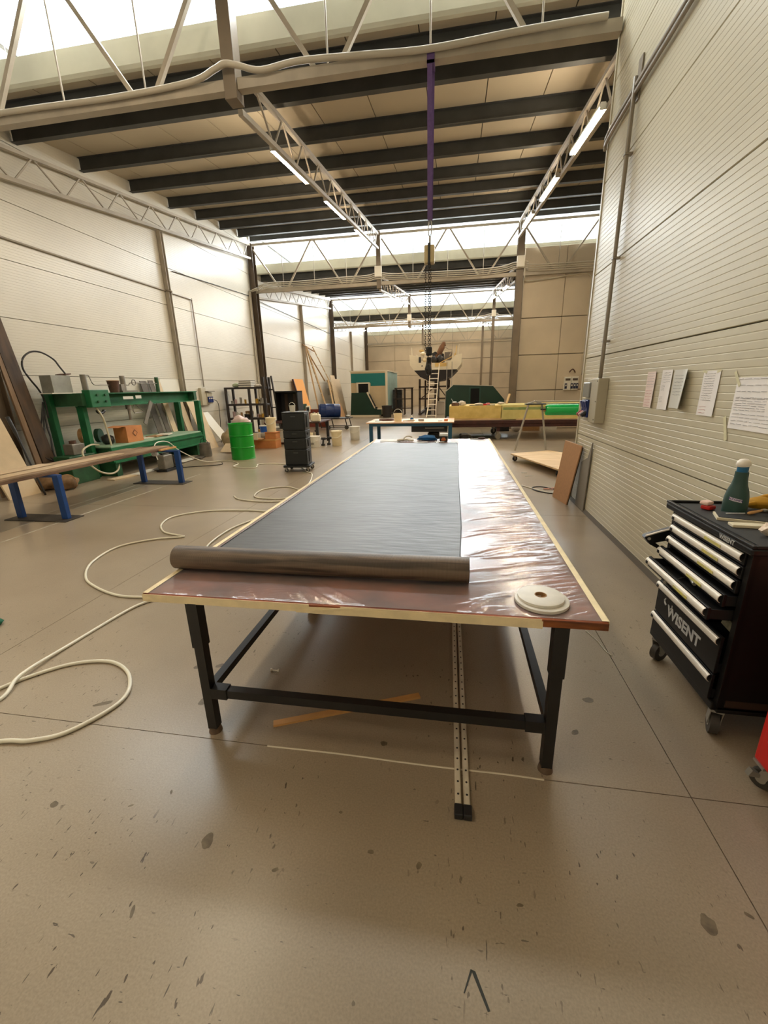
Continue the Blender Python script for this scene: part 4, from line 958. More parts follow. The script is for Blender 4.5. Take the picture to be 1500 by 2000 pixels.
# quad: foot far (1.49,6.52), foot near (1.60,6.02), top far, top near
def plank_quad(foot_a, foot_b, top_a, top_b, th, nrm):
    bm = B(); n = Vector(nrm).normalized()*th
    q = [Vector(p) for p in (foot_a, foot_b, top_b, top_a)]
    A = [bm.verts.new(p) for p in q]; D = [bm.verts.new(p+n) for p in q]
    bm.faces.new(A); bm.faces.new(D[::-1])
    for i in range(4): bm.faces.new((A[i], A[(i+1) % 4], D[(i+1) % 4], D[i]))
    return bm
obj('panel', plank_quad((1.500, 6.50, 0), (1.585, 6.03, 0), (1.595, 6.45, .86), (1.690, 5.96, .84), .016, (1, .18, 0)), m_chip, lb)
obj('back_layer', plank_quad((1.517, 6.503, 0), (1.602, 6.033, 0), (1.612, 6.453, .84), (1.707, 5.963, .82), .010, (1, .18, 0)), m_bdark, lb)
lb2 = thing('offcut', 'grey pointed offcut leaning behind the brown fibreboard', 'offcut', (1.69, 5.8, 0))
bm = B(); prism(bm, [(6.08, 0), (5.70, 0), (5.62, .93), (5.74, .72), (6.0, .62)], 'x', 1.715, 1.728); obj('panel', bm, mat('grey_panel', (134, 126, 114), .7), lb2)
m_pine = mat('pale_plywood', (222, 192, 148), .6, rgb2=(200, 168, 122), scale=2.5, stretch=(1, 5, 1))
dl_ = thing('plywood_dolly', 'pale plywood dolly board on small wheels by the wall end', 'dolly', (1.95, 9.2, 0))
bm = B(); prism(bm, [(1.27, 9.78), (2.20, 10.25), (2.62, 9.60), (1.92, 7.75)], 'z', .135, .162); obj('board', bm, m_pine, dl_)
for x, y in ((1.36, 9.72), (2.12, 10.05), (2.45, 9.5), (1.93, 8.05)): caster(x, y, .055, .03, .4, dl_, zt=.133, m_w=m_dark)
pipe('cable_coil', 'grey cable coil lying on the floor beside the fibreboard', 'cable', [(1.62, 6.95, .008), (1.45, 7.12, .008), (1.30, 7.05, .008), (1.31, 6.85, .008), (1.45, 6.70, .008), (1.60, 6.62, .02)], .008, m_dark, k=6)
pipe('cable_coil', 'pinkish cable end on the floor beside the fibreboard', 'cable', [(1.66, 7.05, .007), (1.52, 7.0, .007), (1.46, 6.95, .012), (1.60, 6.93, .012)], .008, mat('pink_cable', (206, 150, 130), .5), k=6)
pipe('cable_coil', 'pale hose end on the floor between table and fibreboard', 'cable', [(1.16, 7.18, .009), (1.28, 6.98, .009), (1.45, 6.75, .009), (1.58, 6.60, .009)], .009, m_hose, k=6)
for k, (x, y, l, a) in enumerate(((1.05, 8.05, .16, .3), (1.36, 8.35, .10, -.2), (1.40, 8.0, .14, .5))):
    bm = B(); tube(bm, smoothpath([(x-l/2, y, .004), (x, y+.03*math.sin(a*5), .006), (x+l/2, y+a*.1, .004)], 5), .006, 5); tag(obj('paper_scrap', bm, m_paper), 'thin white scrap on the floor near the plywood dolly', 'scrap', 'white scraps near the dolly')
pipe('wire_scrap', 'thin bent white wire on the floor beside the work table', 'wire', [(0.93, 2.72, .004), (0.97, 2.60, .004), (0.985, 2.50, .004), (1.01, 2.44, .006)], .0022, m_hose, k=5)

st_ = thing('roll_stand', 'grey A-frame stand holding the green film roll', 'stand', (2.0, 11.4, 0))
m_stand = mat('grey_tube', (176, 170, 160), .45, metal=.2)
for (fx_, fy_), (tx_, ty_) in ((((1.565), 11.32), (1.80, 11.15)), ((2.38, 11.50), (2.16, 11.35))):
    bm = B(); cyl(bm, (fx_, fy_, 0), (tx_, ty_, 1.165), .024, n=12); obj('leg', bm, m_stand, st_, smooth=True)
for (fx_, fy_), (tx_, ty_) in (((3.35, 11.32), (3.45, 11.15)), ((3.95, 11.50), (3.7, 11.35))):
    bm = B(); cyl(bm, (fx_, fy_, 0), (tx_, ty_, 1.165), .024, n=12); obj('leg', bm, m_stand, st_, smooth=True)
bm = B(); bx(bm, 1.74, 2.22, 11.12, 11.38, 1.165, 1.195, .006); obj('cradle_plate', bm, m_dark, st_)
bm = B(); bar(bm, (1.79, 11.25, 1.19), (2.02, 11.25, 1.25), .10, .03); bar(bm, (1.95, 11.25, 1.25), (2.12, 11.25, 1.19), .09, .04); obj('clamp', bm, m_stand, st_)
bm = B(); cyl(bm, (1.90, 11.22, 1.245), (3.9, 11.22, 1.235), .012, n=10); cyl(bm, (1.8, 11.3, 1.18), (3.8, 11.3, 1.17), .014, n=10); obj('top_rail', bm, m_stand, st_)
bm = B(); bx(bm, 2.15, 2.24, 11.2, 11.32, 1.03, 1.06, .01); cyl(bm, (2.12, 11.25, 1.045), (2.30, 11.25, 1.04), .02, n=10); obj('axle_bracket', bm, m_dark, st_)
m_gfilm = mat('green_film', (0, 172, 80), .22, var=.06, scale=4, bump=.25, bscale=9, spec=.6)
gf = thing('green_film_roll', 'bright green film roll hanging on the A-frame stand', 'film roll', (2.95, 11.25, .9))
bm = B(); lathe(bm, [(0, 0), (.105, .0), (.128, .02), (.134, .07), (.134, 1.42), (.12, 1.45), (0, 1.45)], (0, 0, 0), 32); xf(bm, Matrix.Translation((2.235, 11.25, 1.03)) @ Matrix.Rotation(math.radians(90), 4, 'Y')); obj('film', bm, m_gfilm, gf, smooth=True)
bm = B(); cyl(bm, (2.19, 11.25, 1.03), (2.24, 11.25, 1.03), .04, n=16); obj('core', bm, m_card, gf, smooth=True)

# yellow foam blocks on the rust-brown trailer
m_yf = mat('yellow_foam', (226, 200, 124), .85, rgb2=(206, 178, 100), scale=5)
m_yf2 = mat('pale_yellow_foam', (218, 206, 136), .85, rgb2=(204, 190, 118), scale=4)
m_rustb = mat('rust_brown_steel', (66, 30, 22), .6, var=.35, scale=5)
tl = thing('flat_trailer', 'low rust-brown flat trailer on casters carrying the yellow blocks', 'trailer', (2.0, 14.7, 0))
obj('deck', bx(B(), -0.30, 4.9, 13.65, 15.8, .50, .60, .006), m_rustb, tl)
obj('side_beam', bx(B(), -0.20, 4.9, 13.67, 13.77, .40, .50), m_rustb, tl)
obj('side_beam', bx(B(), -0.20, 4.9, 15.65, 15.75, .40, .50), m_rustb, tl)
for x in (0.2, 1.6, 3.4, 4.6): obj('cross_beam', bx(B(), x-.05, x+.05, 13.77, 15.65, .40, .50), m_rustb, tl)
for x in (1.36, 4.4):
    for y in (13.8, 15.5):
        obj('outrigger', bx(B(), x-.05, x+.05, y-.05, y+.05, .255, .40), m_rustb, tl)
        caster(x, y, .10, .05, .6, tl, zt=.255, m_w=m_zinc if y < 14.5 else m_dark)
y1_ = thing('foam_block', 'deep yellow foam block at the free end of the trailer', 'foam block', (0.63, 14.7, .6), 'foam blocks on the trailer')
obj('block', bx(B(), -0.19, 1.44, 13.95, 15.45, .645, 1.045, .012), m_yf, y1_)
obj('base_board', bx(B(), -0.15, 1.46, 13.9, 15.5, .60, .645), m_pine, y1_)
y2_ = thing('foam_block', 'pale yellow foam block with green stripe beyond the first block', 'foam block', (3.1, 14.7, .6), 'foam blocks on the trailer')
obj('block', bx(B(), 1.46, 4.8, 13.97, 15.45, .60, 1.05, .012), m_yf2, y2_)
obj('green_stripe', bx(B(), 1.50, 4.8, 13.966, 13.9695, .90, .98), mat('green_tint', (122, 150, 92), .8, rgb2=(160, 170, 110), scale=6), y2_)
obj('lower_board', bx(B(), 1.9, 4.85, 13.8, 13.96, .60, .625), m_pine, y2_)
# clutter on the blocks
YZ = 1.045
bt_ = thing('stained_box', 'stained brown box with white packet on the yellow block', 'box', (.02, 14.1, YZ))
obj('box', bx(B(), -.12, .12, 14, 14.2, YZ, YZ+.10, .006), mat('stained_card', (122, 92, 66), .7, rgb2=(70, 44, 30), scale=10), bt_)
obj('packet', bx(B(), -.09, .04, 14.02, 14.16, YZ+.10, YZ+.14, .006), m_paper, bt_)
bm = B(); tube(bm, smoothpath([(-.07, 14.05, YZ+.14), (-.10, 14.05, YZ+.18), (-.13, 14.05, YZ+.23)], 3), .006, 6); obj('nozzle', bm, m_paper, bt_)
bm = B(); lump(bm, (.22, 14.25, YZ+.07), (.13, .12, .085), 3, .4, 5); tag(obj('white_cloth', bm, m_glovew, None, smooth='all'), 'crumpled white cloth behind the stained box', 'cloth')
for k, (x, y, sx, sy, sz, m_, lb_) in enumerate(((.75, 14.25, .14, .08, .035, m_glovew, 'flat pale rag in the middle of the yellow block'), (1.48, 14.5, .12, .1, .04, m_glovew, 'bunched pale rag where the two foam blocks meet'))):
    bm = B(); lump(bm, (x, y, YZ+sz*.9+.01), (sx, sy, sz), 2, .35, k+20); tag(obj('rag', bm, m_, None, smooth='all'), lb_, 'rag')
bm = B(); bar(bm, (.45, 14.12, YZ+.012), (1.25, 14.08, YZ+.012), .05, .02); tag(obj('dark_bar', bm, m_dark), 'dark flat bar lying on the yellow block', 'bar')
bm = B(); rbx(bm, (.93, 14.03, YZ+.03), (.10, .06, .05), .2, bev=.01); tag(obj('red_clamp', bm, m_red), 'small red clamp on the edge of the yellow block', 'clamp')
bm = B(); rbx(bm, (1.05, 14.35, YZ+.035), (.11, .08, .07), .2, bev=.01); tag(obj('pink_box', bm, mat('pink_card', (206, 116, 120), .6)), 'small pink box behind the red clamp', 'box')
bm = B(); bar(bm, (1.68, 14.8, YZ+.01), (1.78, 14.85, YZ+.33), .09, .03); tag(obj('pale_board_end', bm, m_pine), 'pale board end standing up behind the foam blocks', 'board')
# dark things stored under and behind the trailer
for k, (x, y, sx, sy, sz, m_, lb_) in enumerate(((1.75, 16.4, .5, .3, .26, m_dark, 'dark crate on the floor behind the trailer'), (2.8, 16.5, .6, .3, .30, m_card, 'brown carton on the floor behind the trailer'), (3.5, 16.7, .5, .25, .28, m_white, 'white slatted crate on the floor behind the trailer'))):
    o_ = thing('storage_box', lb_, 'box', (x, y, 0)); obj('box', bx(B(), x-sx/2, x+sx/2, y-sy/2, y+sy/2, 0, sz, .006), m_, o_)
    obj('lid', bx(B(), x-sx/2-.01, x+sx/2+.01, y-sy/2-.01, y+sy/2+.01, sz, sz+.02, .004), m_, o_)
bm = B(); lump(bm, (2.23, 16.2, .125), (.17, .14, .15), 2, .3, 31); tag(obj('stuffed_sack', bm, m_glovew, None, smooth='all'), 'stuffed pale sack under the far side of the trailer', 'sack')

# dark green moulded cabin behind the yellow blocks
m_dgreen = mat('dark_green_gelcoat', (14, 52, 40), .3, var=.15, scale=3)
m_trimw = mat('pale_trim', (196, 194, 182), .5)
cb_ = thing('boat_cabin_mould', 'dark green cabin moulding with dark doorway behind the yellow blocks', 'cabin moulding', (.8, 18.8, 0))
pf = [(-.42, .05), (-.40, 1.46), (-.11, 1.71), (1.53, 1.63), (2.01, 1.08), (2.02, .05)]
bm = B(); prism(bm, pf, 'y', 18.5, 19.6); obj('shell', bm, m_dgreen, cb_)
obj('door_frame', bx(B(), .56, 1.04, 18.485, 18.5, .5, 1.60), mat('dark_green_frame', (24, 66, 56), .4), cb_)
obj('doorway', bx(B(), .62, .98, 18.475, 18.486, .5, 1.555), mat('doorway_black', (6, 7, 7), .9), cb_)
bm = B(); bar(bm, (-.41, 18.49, 1.46), (-.11, 18.49, 1.72), .03, .05, up=(0, 1, 0)); obj('trim', bm, m_trimw, cb_)
bm = B(); bar(bm, (-.11, 18.49, 1.72), (1.53, 18.49, 1.64), .02, .03, up=(0, 1, 0)); obj('trim', bm, m_trimw, cb_)
bm = B(); bar(bm, (-.43, 18.49, .05), (-.41, 18.49, 1.46), .03, .05, up=(0, 1, 0)); obj('trim', bm, mat('grey_trim', (120, 118, 110), .5), cb_)
obj('skid', bx(B(), -.42, 2.02, 18.5, 19.6, 0, .05), m_pine, cb_)

# sockets on the concrete partition
ps = thing('socket_station', 'white socket station with dark sockets on the concrete partition', 'socket box', (4.28, 17.3, 1.42))
for k, (x0, x1) in enumerate(((4.02, 4.26), (4.275, 4.52))):
    obj('box', bx(B(), x0, x1, 17.25, 17.358, 1.42, 1.90, .01), m_white, ps)
    obj('breaker_window', bx(B(), x0+.04, x1-.03, 17.24, 17.251, 1.76, 1.84), mat('brown_window', (82, 70, 58), .3), ps)
for x in (4.09, 4.30, 4.40, 4.49):
    s_ = obj('socket', bx(B(), x-.045, x+.035, 17.225, 17.251, 1.47, 1.66, .006), mat('socket_navy', (22, 30, 66), .4), ps)
    obj('flap', bx(B(), x-.025, x+.015, 17.215, 17.226, 1.56, 1.62), m_white, s_)
pipe('hook_cable', 'small brown cable loop hung above the white socket panel', 'cable', [(4.17, 17.27, 2.05), (4.22, 17.26, 2.12), (4.28, 17.25, 2.16), (4.34, 17.26, 2.11), (4.38, 17.27, 2.04)], .022, m_brown, k=5)

# ------------------------------------------------------------------ blue framed table
m_bluef = mat('blue_painted_steel', (16, 74, 104), .45, var=.15, scale=5)
m_ttop = mat('pinkish_table_top', (222, 186, 152), .5, var=.08, scale=4)
bt2 = thing('blue_table', 'table with blue steel frame standing beyond the work table', 'table', (-1.28, 12.9, 0))
obj('tabletop', bx(B(), -2.56, -0.02, 12.12, 13.60, .665, .70, .004), m_ttop, bt2)
for x in (-2.43, -0.13):
    for y in (12.2, 13.50): obj('leg', bx(B(), x-.05, x+.05, y-.05, y+.05, 0, .58), m_bluef, bt2)
for y in (12.2, 13.50): obj('apron', bx(B(), -2.48, -.08, y-.04, y+.04, .58, .665), m_bluef, bt2)
for x in (-2.43, -.13): obj('apron', bx(B(), x-.04, x+.04, 12.24, 13.46, .58, .665), m_bluef, bt2)
dr = obj('drawer', bx(B(), -1.25, -.22, 12.3, 13.4, .40, .57, .004), m_dark, bt2)
bm = B(); bx(bm, -.85, -.30, 12.26, 12.30, .50, .53, .008); obj('grip', bm, m_zinc, dr)
BZ = .70
m_buck = mat('cream_bucket', (230, 214, 176), .45, var=.05, scale=6)
def bucket(x, y, z, r, h, label, lid=True, handle='down', grp=None, m_=None, cat='bucket', mark=None, seedang=0.0):
    b_ = thing('plastic_bucket', label, cat, (x, y, z), grp)
    m_ = m_ or m_buck
    bm = B(); n = 24
    if lid: lathe(bm, [(0, 0), (r*.86, 0), (r*.88, .006), (r*.98, h*.84), (r*1.05, h*.84), (r*1.05, h*.88), (r*.99, h*.88), (r, h*.95), (0, h*.95)], (x, y, z), n)
    else: lathe(bm, [(0, 0), (r*.86, 0), (r*.98, h*.84), (r*1.05, h*.84), (r*1.05, h*.88), (r, h*.88), (r*1.02, h), (r*.97, h), (r*.83, .01), (0, .01)], (x, y, z), n)
    obj('tub', bm, m_, b_, smooth=True)
    if lid:
        bm = B(); lathe(bm, [(0, h*.945), (r*1.06, h*.93), (r*1.07, h*.97), (r*1.03, h), (r*.9, h), (r*.88, h*.98), (0, h*.98)], (x, y, z), n); obj('lid', bm, m_, b_, smooth=True)
    pts = []
    for k in range(13):
        a = math.pi*k/12
        if handle == 'up': pts.append((x+r*1.06*math.cos(a), y-.01, z+h*.85+r*1.25*math.sin(a)))
        else: pts.append((x+r*1.06*math.cos(a), y-r*1.08*math.sin(a), z+h*(.84-.30*math.sin(a))))
    bm = B(); tube(bm, pts, r*.035+.002, 6); obj('handle', bm, m_white, b_, smooth='all')
    return b_
bucket(-1.66, 12.45, BZ, .125, .235, 'cream bucket with raised white handle on the blue table', lid=False, handle='up')
g_ = thing('dark_gloves', 'dark gloves and card lying at the left end of the blue table', 'gloves', (-2.1, 12.7, BZ)) if False else None
bm = B(); lump(bm, (-2.05, 12.75, BZ+.03), (.24, .09, .035), 2, .35, 40); tag(obj('dark_rag', bm, m_brown, None, smooth='all'), 'dark brown rag lying on the blue table behind the bucket', 'rag')
bm = B(); rbx(bm, (-2.30, 12.6, BZ+.006), (.16, .10, .012), .2); tag(obj('dark_card', bm, m_dark), 'small dark card at the corner of the blue table', 'card')
bm = B(); rbx(bm, (-1.42, 12.5, BZ+.012), (.20, .14, .024), .1, bev=.004); tag(obj('wood_tray', bm, m_pine), 'flat wooden tray next to the cream bucket', 'tray')
bw = thing('blue_cap_bottle', 'small white bottle with blue top on the blue table', 'bottle', (-1.26, 12.55, BZ))
bm = B(); lathe(bm, [(0, 0), (.05, 0), (.05, .07), (.025, .10), (0, .10)], (-1.26, 12.55, BZ), 16); obj('body', bm, m_bluecl, bw, smooth=True)
bm = B(); lathe(bm, [(0, .10), (.03, .10), (.026, .15), (0, .165)], (-1.26, 12.55, BZ), 16); obj('cap', bm, m_white, bw, smooth=True)
bm = B(); lump(bm, (-1.28, 12.42, BZ+.025), (.13, .06, .028), 2, .4, 44); tag(obj('white_rag', bm, m_glovew, None, smooth='all'), 'white rag lying in front of the blue-topped bottle', 'rag')
gb = thing('small_grey_box', 'small grey box on the middle of the blue table', 'box', (-.98, 12.5, BZ))
obj('box', bx(B(), -1.06, -.90, 12.45, 12.57, BZ, BZ+.05, .004), m_zinc, gb); obj('lid', bx(B(), -1.065, -.895, 12.445, 12.575, BZ+.05, BZ+.062, .003), m_white, gb)
bm = B(); cyl(bm, (-.255, 12.4, BZ), (-.255, 12.4, BZ+.055), .055, n=20); tag(obj('orange_tape', bm, mat('orange_tape', (208, 122, 60), .5), None, smooth=True), 'orange tape roll near the end of the blue table', 'tape roll')
bm = B(); rbx(bm, (-.42, 12.4, BZ+.008), (.12, .03, .015), .2); tag(obj('metal_scraper', bm, m_zinc), 'flat metal scraper beside the orange tape roll', 'scraper')
for k, (x, y, s_, lb_) in enumerate(((-.62, 12.75, 1, 'dark wet vacuum under the blue table drawer'), (.28, 12.9, .8, 'dark machine on the floor past the blue table leg'))):
    v_ = thing('shop_vacuum', lb_, 'vacuum', (x, y, 0)); bm = B()
    lathe(bm, [(0, .06), (.17*s_, .06), (.19*s_, .12), (.19*s_, .30*s_), (.15*s_, .36*s_), (0, .38*s_)], (x, y, 0), 20); obj('drum', bm, m_dark, v_, smooth=True)
    bm = B(); tube(bm, smoothpath([(x-.1, y-.15, .30*s_), (x+.1, y-.24, .34*s_), (x+.22, y-.16, .25*s_), (x+.26, y, .1)], 5), .02, 8); obj('suction_hose', bm, m_whl, v_, smooth='all')
    for dx in (-.12, .12):
        bm = B(); cyl(bm, (x+dx*s_-.02, y-.1, .035), (x+dx*s_+.02, y-.1, .035), .035, n=14); obj('wheel', bm, m_dark, v_, smooth=True)
    bm = B(); bx(bm, x-.14*s_, x+.14*s_, y-.14*s_, y+.14*s_, .035, .07, .01); obj('base', bm, m_dark, v_)

# ------------------------------------------------------------------ chain hoist over the table
m_purple = mat('purple_webbing', (104, 80, 134), .8, var=.15, scale=20)
m_chain = mat('dark_chain', (62, 56, 50), .45, metal=.5)
hx_, hy_ = -.385, 6.35
ho = thing('chain_hoist', 'chain hoist hung on a purple strap from the roof truss', 'hoist', (hx_, hy_, 1.6))
bm = B()
bar(bm, (hx_-.012, hy_-.07, 5.34), (hx_-.004, hy_-.02, 3.75), .058, .006, up=(0, 1, 0)); bar(bm, (hx_+.012, hy_+.07, 5.34), (hx_+.004, hy_+.02, 3.75), .058, .006, up=(0, 1, 0))
bx(bm, hx_-.045, hx_+.045, hy_-.075, hy_+.075, 5.335, 5.375); bx(bm, hx_-.045, hx_+.045, hy_-.075, hy_-.066, 5.34, 5.52); bx(bm, hx_-.045, hx_+.045, hy_+.066, hy_+.075, 5.34, 5.52); bx(bm, hx_-.045, hx_+.045, hy_-.075, hy_+.075, 5.51, 5.52)
obj('strap', bm, m_purple, ho)
bm = B(); tube(bm, [(hx_+.022*math.sin(a), hy_, 3.66+.10*math.cos(a)) for a in [2*math.pi*k/16 for k in range(16)]], .008, 6, True); obj('top_hook', bm, m_zinc, ho, smooth='all')
bm = B(); bx(bm, hx_-.075, hx_+.065, hy_-.06, hy_+.06, 3.24, 3.46, .02); hb = obj('block', bm, mat('hoist_cream', (206, 186, 140), .45, var=.1, scale=12), ho)
bm = B(); bx(bm, hx_-.025, hx_+.012, hy_-.066, hy_+.066, 3.22, 3.48, .01); obj('band', bm, m_dark, hb)
bm = B(); cyl(bm, (hx_, hy_, 3.46), (hx_, hy_, 3.57), .014, n=10); obj('swivel', bm, m_zinc, hb)
def chain(x, y, z0, z1, r=.011, wire=.004, par=None, step=.030):
    bm = B(); z = z1; k = 0
    while z > z0:
        pts = []
        for q in range(8):
            a = 2*math.pi*q/8; u, v = r*math.cos(a), .020*math.sin(a)
            pts.append((x+(u if k % 2 else 0), y+(0 if k % 2 else u), z-.02+v))
        tube(bm, pts, wire, 4, True); z -= step; k += 1
    o = obj('chain', bm, m_chain, par); return o
for dx, z0 in ((-.055, 2.16), (-.012, 2.16), (.012, 2.16)): chain(hx_+dx, hy_, z0, 3.24, par=ho)
chain(hx_-.012, hy_-.05, 1.62, 2.2, .012, .005, ho)
bm = B(); bx(bm, hx_-.045, hx_+.04, hy_-.035, hy_+.035, 2.08, 2.20, .015); bx(bm, hx_-.035, hx_+.03, hy_-.03, hy_+.03, 1.94, 2.06, .015); obj('hook_block', bm, m_dark, ho)
bm = B(); tube(bm, smoothpath([(hx_, hy_, 1.96), (hx_, hy_, 1.90), (hx_+.03, hy_, 1.86), (hx_+.01, hy_, 1.82), (hx_-.03, hy_, 1.84), (hx_-.035, hy_, 1.87)], 4), .010, 8); obj('hook', bm, m_chain, ho, smooth='all')
bm = B(); lump(bm, (hx_-.01, hy_-.02, 1.90), (.05, .045, .10), 2, .5, 50, 4); obj('chain_bag', bm, m_dark, ho)

# ------------------------------------------------------------------ sailing boat on its cradle
m_hull = mat('white_gelcoat', (222, 212, 188), .4, var=.08, scale=1.5)
m_anti = mat('dark_antifouling', (34, 28, 27), .6)
m_yply = mat('yellowed_plywood', (214, 180, 110), .6, var=.15, scale=3)
m_tarp = mat('brown_tarp', (128, 92, 66), .8, var=.2, scale=3)
bo_ = thing('sailing_boat', 'white sailing boat with dark bottom propped up on a cradle', 'boat', (-1.22, 30, 2.0))
XC = -1.22
def section(y):
    f = (y-26.2)/9.3
    w_ = 1.52*(1-max(0, (f-.35)/.65)**2.2)+.02+(.10*math.sin(min(1, f/.5)*math.pi/2))
    keel = 1.98+max(0, f-.55)*1.6; sheer = 3.20+.35*f*f
    wl_ = 2.80
    return [(0, keel), (w_*.30, keel+.06), (w_*.58, keel+.26), (w_*.82, max(2.62, keel+.45)), (w_*.97, max(2.92, keel+.6)), (w_*1.0, sheer)]
ysec = [26.2+9.3*k/12 for k in range(13)]
def hull_strip(i0, i1, name, m_):
    bm = B(); rows = []
    for y in ysec:
        s = section(y)[i0:i1+1]; pts = [(-u, v) for u, v in s[::-1]]+[(u, v) for u, v in s] if i0 == 0 else None
        rows.append(([bm.verts.new((XC-u, y, v)) for u, v in s], [bm.verts.new((XC+u, y, v)) for u, v in s]))
    for (l0, r0_), (l1, r1_) in zip(rows[:-1], rows[1:]):
        for q in range(i1-i0):
            bm.faces.new((l0[q], l0[q+1], l1[q+1], l1[q])); bm.faces.new((r0_[q], r1_[q], r1_[q+1], r0_[q+1]))
    bmesh.ops.remove_doubles(bm, verts=bm.verts[:], dist=.001)
    return obj(name, bm, m_, bo_, smooth=True)
hull_strip(0, 3, 'hull_bottom', m_anti); hull_strip(3, 5, 'topsides', m_hull)
s = section(26.2)
# transom: dark lower part, white upper part with lowered middle
low = [(XC-u, v) for u, v in s[:4][::-1]]+[(XC+u, v) for u, v in s[1:4]]
bm = B(); prism(bm, low, 'y', 26.17, 26.21); obj('transom_bottom', bm, m_anti, bo_)
up = [(XC-s[3][0], s[3][1]), (XC-s[4][0], s[4][1]), (XC-s[5][0], s[5][1]+.30), (XC-1.05, 3.42), (XC-.85, 3.12), (XC-.3, 3.02), (XC+.4, 3.0), (XC+.85, 3.10), (XC+1.15, 3.40), (XC+s[5][0], s[5][1]+.28), (XC+s[4][0], s[4][1]), (XC+s[3][0], s[3][1])]
bm = B(); prism(bm, up, 'y', 26.12, 26.18); tr_ = obj('transom', bm, m_hull, bo_)
obj('transom_opening', bx(B(), XC-.02, XC+.72, 26.105, 26.125, 2.80, 3.0), m_yply, tr_)
obj('rust_patch', bx(B(), XC-.50, XC-.22, 26.105, 26.125, 2.70, 3.08), mat('rust_stain', (150, 92, 66), .7, rgb2=(214, 180, 150), scale=8), tr_)
obj('locker_panel', bx(B(), XC-.98, XC-.84, 26.10, 26.125, 3.04, 3.36), m_dark, tr_)
bm = B(); cyl(bm, (XC-.78, 26.12, 2.86), (XC-.78, 26.10, 2.86), .04, n=12); obj('through_hull', bm, m_dark, tr_)
for sgn in (-1, 1):
    bm = B(); A = []
    prism(bm, [(26.15, 3.0), (28.6, 3.0), (28.6, 3.45), (26.15, 3.50)], 'x', XC+sgn*1.12-.03, XC+sgn*1.12+.03); obj('coaming', bm, m_hull if sgn < 0 else m_yply, bo_)
obj('cockpit_floor', bx(B(), XC-1.3, XC+1.3, 26.2, 29, 2.86, 2.9), m_yply, bo_)
bm = B(); prism(bm, [(XC-1.0, 3.3), (XC-.85, 3.75), (XC-.2, 3.9), (XC+.6, 3.85), (XC+1.0, 3.6), (XC+1.1, 3.3)], 'y', 29.0, 32.5); obj('cabin_house', bm, m_hull, bo_)
obj('deck', bx(B(), XC-1.35, XC+1.35, 28.9, 33, 3.2, 3.3), m_hull, bo_)
bm = B(); prism(bm, [(XC-.6, 3.0), (XC-.55, 3.5), (XC-.1, 3.75), (XC+.45, 3.6), (XC+.5, 3.0)], 'y', 27.6, 28.4); obj('companionway_tarp', bm, m_dark, bo_)
bm = B(); tube(bm, smoothpath([(XC-.05, 27.3, 3.05), (XC+.12, 27.3, 3.5), (XC+.35, 27.2, 3.95), (XC+.48, 27.2, 4.14), (XC+.55, 27.2, 4.18)], 5), [.16]*5+[.17]*6+[.15]*6+[.10, .09, .07, .04], 10); obj('rolled_tarp', bm, m_tarp, bo_, smooth='all')
bm = B(); tube(bm, smoothpath([(XC+.5, 27.1, 3.98), (XC+.72, 27.1, 3.82), (XC+.95, 27.1, 3.78), (XC+.80, 27.1, 3.45)], 4), .03, 6); obj('bent_tube', bm, m_truss, bo_)
obj('grey_board', bx(B(), XC+.5, XC+.95, 27.4, 27.45, 3.2, 3.68), mat('grey_board', (120, 112, 104), .7), bo_)
bm = B(); bar(bm, (XC+.2, 26.5, 3.0), (XC+.95, 26.6, 3.35), .25, .04); obj('plywood_sheet', bm, m_yply, bo_)
for k, (x, z) in enumerate(((XC-1.42, 3.92), (XC+1.22, 3.95), (XC+1.36, 4.02))):
    bm = B(); cyl(bm, (x-.06 if k else x+.02, 26.4, 3.35), (x, 26.45, z), .025, n=8); obj('stanchion', bm, m_yply if k == 1 else m_hull, bo_)
for k, (dx, dy, z, sx, sz, m_) in enumerate(((-.75, 27.0, 3.60, .22, .12, m_hull), (-.45, 26.9, 3.45, .25, .22, m_glovew), (-.9, 27.2, 3.78, .16, .08, m_yply), (-.55, 27.0, 3.25, .3, .2, m_hull), (-.1, 26.8, 3.2, .2, .25, m_dark), (.25, 26.9, 3.2, .25, .3, m_dark))):
    bm = B(); lump(bm, (XC+dx, dy, z), (sx, .2, sz), 2, .4, 60+k); obj('deck_bundle', bm, m_, bo_, smooth='all')
bm = B(); bx(bm, XC-.06, XC+.06, 28.5, 31.0, 1.0, 2.05); obj('keel', bm, m_anti, bo_)
m_cr = mat('cradle_steel', (60, 46, 36), .6, var=.3, scale=5)
cr = thing('boat_cradle', 'dark rusty steel cradle carrying the sailing boat', 'cradle', (XC, 28, 0))
for x in (XC-.95, XC+.0, XC+.75):
    obj('post', bx(B(), x-.06, x+.06, 26.5, 26.62, 0, 2.13 if abs(x-XC) > .1 else 1.96), m_cr, cr)
    obj('post', bx(B(), x-.06, x+.06, 31.5, 31.62, 0, 2.13 if abs(x-XC) > .1 else 1.96), m_cr, cr)
for z in (1.62, .92): obj('cross_beam', bx(B(), XC-1.0, XC+.85, 26.5, 26.6, z, z+.1), m_cr, cr)
bm = B(); bar(bm, (XC-.9, 26.55, .95), (XC-.05, 26.55, 1.65), .06); obj('brace', bm, m_cr, cr)
bm = B(); bar(bm, (XC+.75, 26.55, .95), (XC+.2, 26.55, 1.65), .06); obj('brace', bm, m_cr, cr)
for x in (XC-.95, XC+.75): obj('sill', bx(B(), x-.07, x+.07, 26.4, 31.7, 0, .12), m_cr, cr)
for k, x in enumerate((XC+.68, XC+.98)):
    bm = B(); cyl(bm, (x, 26.0, 0), (x-.0, 26.05, 3.05), .022, n=8); tag(obj('steel_prop', bm, m_stand), 'thin grey prop pole standing against the boat stern', 'pole', 'prop poles beside the stern')
